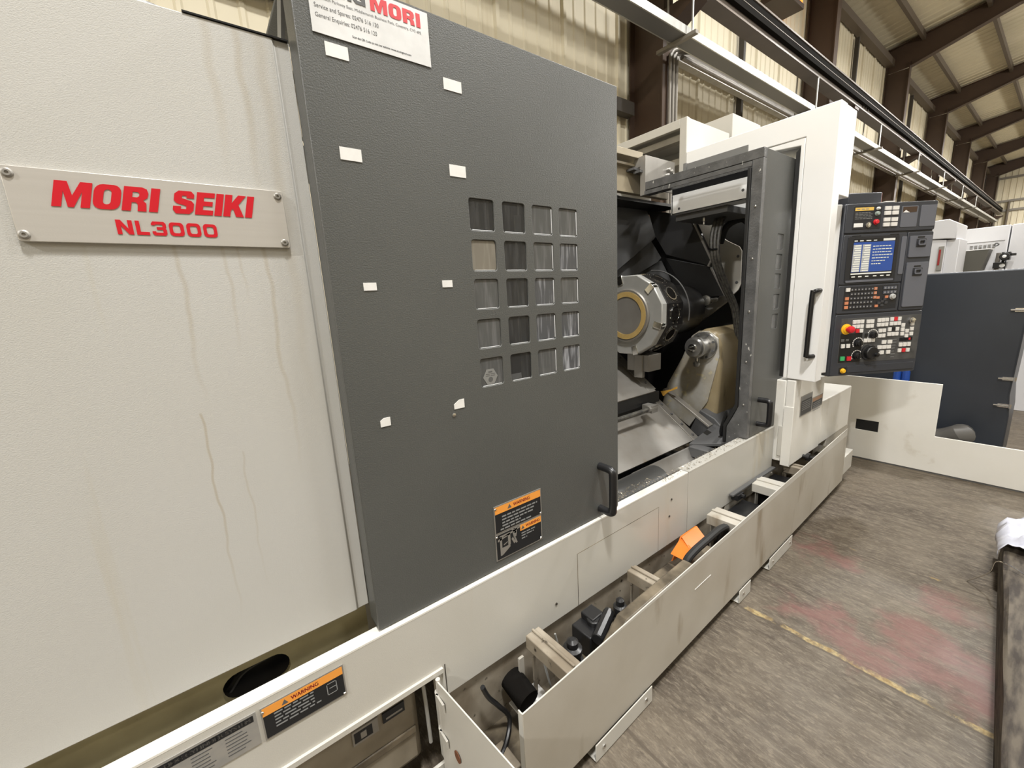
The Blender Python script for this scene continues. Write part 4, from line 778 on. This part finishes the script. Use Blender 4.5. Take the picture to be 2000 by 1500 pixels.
tp = MB(); cbox(tp, .055, .262, 1.93, 1.995, -.20, -.05); build('top_box', tp, NCG, K, bevel=.006); tp = MB(); cbox(tp, .262, .270, 1.93, 1.99, -.19, -.06); build('red_edge', tp, mat('faded_red_trim', (.42, .16, .14), .5), K)
pp = MB(); cbox(pp, .235, .295, 1.929, 1.934, -.06, .0); build('paper_slip', pp, PAPER, K)
def section(v0, v1, u0=.0, u1=.56, name='fascia'):
    b = MB(); crr(b, u0+.002, u1-.001, v0, v1, .008, -.004, .004); return build(name, b, NCG, K, bevel=.003)
f1 = section(1.766, 1.926); f2 = section(1.476, 1.757, 0, .395); f2b = section(1.306, 1.757, .398, .56); f3 = section(1.306, 1.470, 0, .395); f4 = section(.926, 1.299)
def panel(par, name, u0, u1, v0, v1, m_, w1=.0055, r=.004, label=None, bev=.0008):
    b = MB(); crr(b, u0, u1, v0, v1, r, .003, w1); return build(name, b, m_, par, bevel=bev, label=label)
panel(f1, 'switch_plate', .045, .215, 1.785, 1.912, NCD)
panel(f1, 'warning_strip', .052, .165, 1.886, 1.904, mat('yellow_strip', (.72, .47, .10), .5), .0062, .001)
b = MB(); r2 = random.Random(4)
for i in range(5):
    x = .055
    while x < .15: l = r2.uniform(.012, .028); cbox(b, x, min(x+l, .16), 1.874-i*.008, 1.8765-i*.008, .0055, .0060); x += l+.004
for x in (.062, .09, .115): cbox(b, x, x+.018, 1.893, 1.897, .0062, .0066)
build('plate_print', b, PRINT, f1, smooth=0)
panel(f1, 'meter_label', .052, .108, 1.797, 1.819, PAPER, .0062, .001)
def knob(par, name, u, v, r, m_, h=.018, ringm=None, label=None, base=.005):
    b = MB(); b.lathe([(r, 0), (r, h*.5), (r*.82, h*.55), (r*.78, h), (r*.5, h+.001)], CP(u, v, base), PN, 20); cbox(b, u-r*.12, u+r*.12, v-r*.8, v+r*.8, base+h, base+h+.004)
    if ringm:
        g = MB()
        for i in range(-6, 7):
            a = math.radians(90+i*20); c = CP(u+math.cos(a)*r*1.45, v+math.sin(a)*r*1.45, base); d = (CP(u+math.cos(a)*r*1.7, v+math.sin(a)*r*1.7, base)-c)
            g.bar(c, c+d, r*.35, .002, up=PN)
        build('scale_marks', g, KEYW, par)
    return build(name, b, m_, par, label=label)
def pushb(par, u, v, r, m_, name='push_button', label=None):
    return build(name, MB().lathe([(r*1.25, 0), (r*1.25, .004), (r, .005), (r, .012), (r*.8, .014)], CP(u, v, .0055), PN, 18), m_, par, label=label)
knob(f1, 'key_switch', .140, 1.808, .015, CHROME, .008, None); pushb(f1, .188, 1.895, .007, KEYW); pushb(f1, .186, 1.868, .010, mat('grey_green_button', (.30, .36, .32), .4), label='grey green button'); pushb(f1, .184, 1.822, .012, KEYR, label='red button')
sk = MB(); cbox(sk, 0, .022, 0, .019, .004, .010); OK0 = CP(0, 0)
KEYMESH = {}
def key(par, u, v, wd, ht, m_, name='white_button'):
    k = (round(wd, 4), round(ht, 4), m_.name, par.name)
    if k not in KEYMESH:
        b = MB(); crr(b, u, u+wd, v, v+ht, .0015, .004, .0105); o = build(name, b, m_, par); KEYMESH[k] = (o, u, v); return o
    o, u0, v0 = KEYMESH[k]; return dup(o, PU*(u-u0)+Vector((0, 0, v-v0)))
for u in (.232, .279):
    for v in (1.884, 1.858, 1.822, 1.795): key(f1, u, v, .037, .021, KEYW)
panel(f1, 'blank_cover', .338, .440, 1.786, 1.902, NCL, .006, .006, 'blank cover torn at the top'); panel(f1, 'blank_cover', .458, .553, 1.786, 1.903, NCL, .006, .006)
b = MB(); b.slab([CP(q[0], q[1], .0061) for q in ((.345, 1.868), (.36, 1.873), (.385, 1.866), (.43, 1.868), (.432, 1.897), (.345, 1.897))], PN*.0006); build('torn_hole', b, BROWN, f1); b = MB(); b.slab([CP(q[0], q[1], .0066) for q in ((.347, 1.867), (.362, 1.88), (.388, 1.866))], PN*.0005); build('torn_paper', b, PAPER, f1)
# screen
panel(f2, 'screen_bezel', .028, .345, 1.488, 1.746, NCD, .0065, .006); panel(f2, 'screen_glass', .058, .325, 1.508, 1.733, SCRK, .0072, .003)
for u0 in (.05, .285): panel(f2, 'vent', u0, u0+.055, 1.7475, 1.7535, BLACK, .0055, .002)
sc = MB(); w0, w1 = .0072, .0074
cbox(sc, .063, .318, 1.545, 1.713, w0, w1, 0)
cbox(sc, .245, .318, 1.7165, 1.729, w0, w1, 1); cbox(sc, .063, .318, 1.532, 1.5395, w0, w1, 1)
r2 = random.Random(11)
for a in (.066, .10, .14, .185): cbox(sc, a, a+r2.uniform(.012, .03), 1.719, 1.724, w0, w1, 1)
for i in range(12):
    z = 1.700-i*.0128
    for a in (.064, .121): cbox(sc, a, a+.050, z-.0118, z, w1, w1+.0001, 3); cbox(sc, a+r2.uniform(.004, .016), a+.047, z-.0095, z-.003, w1+.0001, w1+.0002, 1)
for i in range(7):
    z = 1.690-i*.0165; x = .185
    while x < .30-(i > 3)*.02*(i-3): l = r2.uniform(.008, .02); cbox(sc, x, x+l, z-.0045, z, w1, w1+.0001, 2); x += l+.004
for a in (.07, .112, .155, .205, .25, .29): cbox(sc, a, a+.022, 1.516, 1.522, w0, w1, 1)
build('screen_image', sc, [SCRB, SCRW, SCRY, mat('screen_grey', (.34, .34, .31), .3, emit=.5)], f2, smooth=0, label='lit blue screen with columns of figures')
panel(f2, 'soft_key_bar', .035, .335, 1.487, 1.499, NCL, .009, .004); panel(f2, 'hinge_strip', .362, .392, 1.52, 1.735, NCL, .007, .006)
# storage doors
for (u0, u1, v0, v1, lv) in ((.412, .548, 1.614, 1.735, 1.70), (.412, .548, 1.326, 1.585, 1.535)):
    o = panel(f2b, 'compartment_door', u0, u1, v0, v1, NCL, .010, .006)
    b = MB(); um = (u0+u1)/2; cbox(b, um-.03, um+.03, lv-.028, lv+.018, .010, .014); build('door_latch', b, NCD, f2b, bevel=.003)
    b = MB(); b.holed([tuple(q) for q in rrect(um-.022, um+.022, lv-.02, lv+.012, .006, 3)], [rrect(um-.016, um+.016, lv-.012, lv+.006, .004, 3)], 'z', .014, .019); b.v = [CP(q.x, q.y, q.z) for q in b.v]; build('latch_pull', b, NCL, f2b)
    panel(f2b, 'door_slot', um-.025, um+.02, lv+.022, lv+.031, BLACK, .0108, .003)
# keyboard
kb = MB(); r2 = random.Random(2)
for j in range(5):
    v = 1.437-.0255*j
    for i in range(8):
        if (i > 6 and j > 2): continue
        u = .075+.0215*i
        m_ = 1 if (i == 7 and j < 3) else 0
        cbox(kb, u, u+.016, v, v+.016, .004, .009, m_); cbox(kb, u+.004, u+.012, v+.005, v+.010, .009, .0093, 2)
    if j >= 2: cbox(kb, .046, .068, v-.001, v+.017, .004, .009, 1)
for j in range(2):
    for i in range(4): u = .285+.0215*i; v = 1.437-.0255*j; cbox(kb, u, u+.016, v, v+.017, .004, .009, 3); cbox(kb, u+.004, u+.012, v+.006, v+.010, .009, .0093, 2)
for u, v, k in ((.245, 1.384, 1), (.30, 1.386, 1), (.24, 1.335, 1), (.275, 1.36, 0), (.30, 1.352, 0), (.275, 1.338, 0), (.255, 1.352, 0), (.29, 1.372, 0)): cbox(kb, u, u+.018, v, v+.014, .004, .009, k)
kbo = build('keyboard_keys', kb, [KEYK, KEYO, mat('key_legend', (.35, .35, .34), .5), NCL], f3, smooth=0); kbo['kind'] = 'stuff'
key(f3, .046, 1.435, .024, .021, KEYW); pushb(f3, .345, 1.392, .014, mat('pale_knob', (.42, .42, .41), .4))
panel(f3, 'key_field', .036, .378, 1.322, 1.462, NCD, .0045, .004)
# machine operation panel
panel(f4, 'operation_plate', .040, .553, 1.004, 1.276, mat('operation_plate', (.085, .085, .085), .4, col2=(.05, .05, .05), nscale=20, namt=.4), .005, .004); panel(f4, 'black_plate', .042, .185, 1.006, 1.185, BLACK, .0052, .003)
def grid(u0, v0, nu, nv, du=.0245, dv=.0275, wd=.0205, ht=.0225, skip=(), reds=()):
    for j in range(nv):
        for i in range(nu):
            if (i, j) in skip: continue
            rr = (i, j) in reds; key(f4, u0+i*du, v0-j*dv, wd, ht, KEYR if rr else KEYW, 'red_button' if rr else 'white_button')
grid(.112, 1.242, 3, 3, reds=((1, 2),), skip=((0, 2),)); grid(.20, 1.240, 2, 2, wd=.022); grid(.27, 1.244, 3, 2); grid(.352, 1.246, 3, 2, reds=((1, 0),)); grid(.285, 1.180, 2, 2, dv=.031); grid(.345, 1.184, 3, 2, dv=.029, skip=((1, 0),))
grid(.196, 1.125, 3, 1); grid(.43, 1.205, 1, 3, dv=.026); grid(.49, 1.210, 1, 3, dv=.030); grid(.460, 1.168, 1, 2, dv=.028)
grid(.315, 1.108, 2, 1, du=.038, wd=.027); grid(.29, 1.078, 3, 1, du=.030, wd=.026); grid(.31, 1.045, 2, 1, du=.042, wd=.024); grid(.285, 1.035, 1, 1); grid(.43, 1.085, 3, 1, du=.027, dv=.033, ht=.024); grid(.428, 1.050, 3, 1, du=.027, reds=((1, 0),))
grid(.052, 1.098, 2, 1, du=.034, wd=.022, ht=.024)
panel(f4, 'counter_window', .43, .515, 1.118, 1.140, SCRK, .0065, .001); b = MB(); cbox(b, .49, .502, 1.123, 1.136, .0066, .007); build('red_digit', b, KEYR, f4)
panel(f4, 'black_button', .372, .392, 1.188, 1.207, BLACK, .009, .002); panel(f4, 'black_button', .20, .217, 1.158, 1.180, BLACK, .009, .002)
b = MB(); r2 = random.Random(6)
for i in range(7): cbox(b, .385, .385+r2.uniform(.02, .03), 1.13-i*.018, 1.133-i*.018, .005, .0055)
for i in range(4): cbox(b, .05+.03*(i % 2), .07+.03*(i % 2), 1.14+.008*(i//2), 1.144+.008*(i//2), .0052, .0056)
build('plate_print', b, PRINT, f4, smooth=0)
knob(f4, 'override_dial', .161, 1.122, .021, BLACK, .020, 1); knob(f4, 'override_dial', .250, 1.167, .021, BLACK, .020, 1); knob(f4, 'override_dial', .161, 1.045, .021, BLACK, .020, 1); knob(f4, 'mode_switch', .490, 1.243, .017, CHROME, .018)
b = MB(); b.lathe([(.048, 0), (.048, .008), (.040, .012), (.038, .030), (.034, .034)], CP(.235, 1.062, .005), PN, 28)
for i in range(24): a = 2*PI*i/24; b.bar(CP(.235+.0385*math.cos(a), 1.062+.0385*math.sin(a), .017), CP(.235+.0385*math.cos(a), 1.062+.0385*math.sin(a), .034), .004, .004)
b.lathe([(.012, 0), (.011, .016), (.006, .018)], CP(.256, 1.05, .036), PN, 14); build('hand_wheel', b, BLACK, f4)
b = MB(); b.lathe([(.032, 0), (.032, .004), (.024, .006), (.022, .010)], CP(.074, 1.212, .005), PN, 28); es = build('emergency_stop', b, YEL, K, label='red mushroom stop on a yellow ring')
b = MB(); b.lathe([(.012, 0), (.012, .018), (.021, .020), (.022, .026), (.018, .036), (.008, .040)], CP(.074, 1.212, .014), PN, 24); build('mushroom_head', b, KEYR, es, label='red mushroom head')
key(f4, .055, 1.020, .026, .026, KEYG, 'green_button'); key(f4, .098, 1.018, .026, .026, KEYR, 'red_button')
panel(f4, 'lamp_plate', .056, .10, .936, .978, BLACK, .006, .004); pushb(f4, .079, .956, .0125, YEL, label='yellow button'); panel(f4, 'lower_bezel', .108, .545, .942, .984, NCG, .008, .005)

# ---------------------------------------------------------------- machines beyond the console
t = thing('guard_sheet', 'low white sheet steel guard with stepped edge and black slot, on the floor', 'guard', (4.36, .3, 0))
m = MB(); m.holed([(1.30, .012), (-.30, .012), (-.30, .300), (.475, .298), (.475, .705), (1.30, .712)][::-1], [[(.805, .254), (.954, .254), (.954, .345), (.805, .345)]], 'x', 4.33, 4.345)
g = build('guard_panel', m, GUARDW, t, bevel=.002); build('dark_slot', MB().box(4.346, 4.352, .79, .965, .24, .36), BLACK, g); build('base_rail', MB().box(4.335, 4.38, -.30, 1.30, 0, .014), PLATE, g)
build('side_return', MB().box(4.346, 4.6, 1.24, 1.30, .012, .70), WHITE, g)
t = thing('dark_cabinet', 'tall dark slate cabinet with chrome toggle clips behind the white guard sheet', 'cabinet', (4.95, .6, 0))
m = MB(); m.prism([(1.35, .05), (1.35, 1.517), (.03, 1.517), (.15, 1.30), (.155, 1.06), (.165, .60), (.150, .44), (.150, .05)], 'x', 4.7, 5.3); co = build('body', m, CABIN, t, bevel=.012)
build('plinth', MB().box(4.72, 5.25, .18, 1.3, 0, .05), BLACK, t)
for z in (1.228, .725, .521):
    c = MB(); c.box(4.692, 4.70, .155, .215, z-.012, z+.012); c.cyl((4.688, .16, z), (4.688, .235, z), .007, 8); c.cyl((4.69, .155, z-.015), (4.69, .155, z+.015), .008, 8); build('toggle_clip', c, CHROME, t)
tag(build('waste_tube', MB().tube([(4.50, .62, .20), (4.52, .46, .24), (4.50, .36, .30), (4.52, .36, .30)], .078, 16, sub=3), TUBE, loc=(4.5, .5, .12)), 'fat grey tube lying on its side in the notch of the white guard', 'tube')
build_b = []
for y, lb in ((.775, 'blue plastic bottle on the left behind the white guard, under the console'), (.722, 'blue plastic bottle on the right behind the white guard, under the console')):
    t = thing('spray_bottle', lb, 'bottle', (4.58, y, 0), 'blue bottles behind the guard')
    build('body', MB().lathe([(.024, 0), (.026, .02), (.026, .735), (.020, .76)], (4.58, y, 0), (0, 0, 1), 16), BLUEP, t); build('cap', MB().cyl((4.58, y, .76), (4.58, y, .79), .014, 12), BLUEP, t)
t = thing('white_machine', 'wide pale white machine tool standing behind the dark cabinet', 'machine', (7.8, 0, 0))
wm = MB(); wm.box(7.0, 9.0, .455, .82, 0, 1.985); build('left_cover', wm, FARW, t, bevel=.006); wm = MB(); wm.box(7.0, 9.0, -1.5, .445, 0, 1.985); build('right_cover', wm, FARW, t, bevel=.006)
v = MB()
for j in range(3):
    for i in range(6): v.box(6.992, 7.0, .54+.033*i, .563+.033*i, 1.765+.014*j, 1.770+.014*j)
v.box(6.994, 7.0, .48, .78, 1.828, 1.832); build('vent_slots', v, FARG, t)
t = thing('column_machine', 'narrow white machine column with a red striped label, left of the wide white machine', 'machine', (6.3, .83, 0))
m = MB(); m.prism([(.79, .0), (.79, 1.84), (.95, 1.86), (.95, 0)], 'x', 6.0, 6.5); build('column', m, FARW, t, bevel=.004); m = MB(); m.prism([(.727, 1.84), (.727, 1.99), (.79, 2.032), (.95, 2.03), (.95, 1.86), (.79, 1.85)], 'x', 5.98, 6.6); build('head', m, FARW, t, bevel=.006)
build('label_panel', MB().box(5.985, 6.0, .797, .835, 1.55, 1.78), DULLST, t); build('red_stripe', MB().box(5.98, 5.985, .815, .83, 1.60, 1.75), REDD, t); build('side_cover', MB().box(6.02, 6.5, .70, .79, 0, 1.84), FARW, t, bevel=.004)
t = thing('swarf_hopper', 'olive grey tapered hopper in front of the wide white machine', 'hopper', (6.72, .7, 0))
m = MB(); m.hexa([(6.60, .615, 1.34), (6.60, .80, 1.34), (6.85, .80, 1.34), (6.85, .615, 1.34), (6.55, .545, 1.738), (6.55, .838, 1.738), (6.9, .838, 1.738), (6.9, .545, 1.738)]); build('bin', m, FARG, t, bevel=.004); build('rim', MB().box(6.545, 6.905, .54, .843, 1.735, 1.744), BRIGHTW, t)
build('stand', MB().box(6.62, 6.83, .65, .77, 0, 1.34), FARG, t)
t = thing('work_lamp', 'black work lamp and fittings beside the olive hopper', 'lamp', (6.85, .43, 0))
build('post', MB().cyl((6.9, .50, 0), (6.9, .50, 1.70), .018, 8), PIPEW, t); build('ring_hook', MB().tube([(6.6, .505, 1.76), (6.6, .49, 1.775), (6.6, .505, 1.79), (6.6, .52, 1.775), (6.6, .505, 1.76)], .006, 6), PLATE, t)
l = MB(); l.box(6.75, 6.9, .41, .47, 1.62, 1.70); l.cyl((6.75, .445, 1.66), (6.7, .445, 1.655), .036, 14); l.box(6.8, 6.88, .375, .41, 1.66, 1.685); l.box(6.78, 6.92, .43, .52, 1.54, 1.60); l.cyl((6.84, .46, 1.6), (6.84, .45, 1.63), .012, 8); l.cyl((6.84, .50, 1.57), (6.9, .50, 1.57), .02, 8); build('lamp_head', l, BLACK, t, bevel=.004)
build('lens', MB().lathe([(.016, 0), (.014, .004), (.006, .006)], (6.7, .445, 1.655), (-1, 0, 0), 12), BRIGHTW, t); build('lens', MB().lathe([(.02, 0), (.014, .003), (.006, .004)], (6.78, .455, 1.565), (-1, 0, 0), 12), BRIGHTW, t)

# ---------------------------------------------------------------- timber and film at the right edge
m = MB(); td = Vector((1, .0634, 0)).normalized(); tn = Vector((td.y, -td.x, 0)); A = Vector((.5, -.126, 0)); n = 14; sec = [(0, 0), (.004, .10), (.0, .160), (.012, .172), (.15, .176), (.165, .16), (.165, 0)]; rn = random.Random(5)
rings = []
for i in range(n+1):
    c = A+td*(2.72*i/n); rings.append([c+tn*(q[0]+rn.uniform(-.004, .004)*(q[1] > 0))+Vector((0, 0, q[1]+(rn.uniform(-.006, .004) if q[1] > .12 else 0))) for q in sec])
m.v = [q for r in rings for q in r]; k = len(sec)
m.f = [(i*k+j, i*k+(j+1) % k, (i+1)*k+(j+1) % k, (i+1)*k+j) for i in range(n) for j in range(k)]+[tuple(range(k)), tuple(n*k+j for j in range(k))]; m.m = [0]*len(m.f)
tag(build('timber_bearer', m, WOOD, loc=(1.9, -.13, 0)), 'long grimy timber bearer lying on the floor at the right edge', 'timber')
pf = MB(); nx, ny = 26, 22; rn = random.Random(8)
from mathutils import noise as mno
for j in range(ny):
    for i in range(nx):
        x = 2.92+.36*i/(nx-1); y0 = -.045+.0634*(x-1.7); q = j/(ny-1); y = y0-.26+.29*q
        nz = mno.noise(Vector((x*11, y*11, 3)))+.6*mno.noise(Vector((x*27, y*27, 9))); z = max(.192, .215+.035*nz)
        if q > .86: z = .185-.05*(q-.86)/.14+.01*nz; y = y0+.014+.012*nz*nz
        pf.v.append(Vector((x+.03*mno.noise(Vector((x*9, y*9, 1))), y+(.02*nz if q < .8 else 0), z)))
for j in range(ny-1):
    for i in range(nx-1): pf.f.append([j*nx+i, j*nx+i+1, (j+1)*nx+i+1, (j+1)*nx+i]); pf.m.append(0)
fo_ = build('plastic_film', pf, PLASTIC, smooth=80, loc=(3.0, -.2, .1)); tag(fo_, 'crumpled pale plastic film draped over the far end of the timber', 'plastic film'); md = fo_.modifiers.new('thickness', 'SOLIDIFY'); md.thickness = .002
tag(build('strap_wire', MB().tube([(2.84, .12, .004), (2.81, .055, .10), (2.78, .034, .184), (2.70, -.06, .187), (2.55, -.14, .187)], .003, 6), CHROME, loc=(3.0, -.1, .1)), 'thin bright wire strap lying across the timber bearer', 'wire')
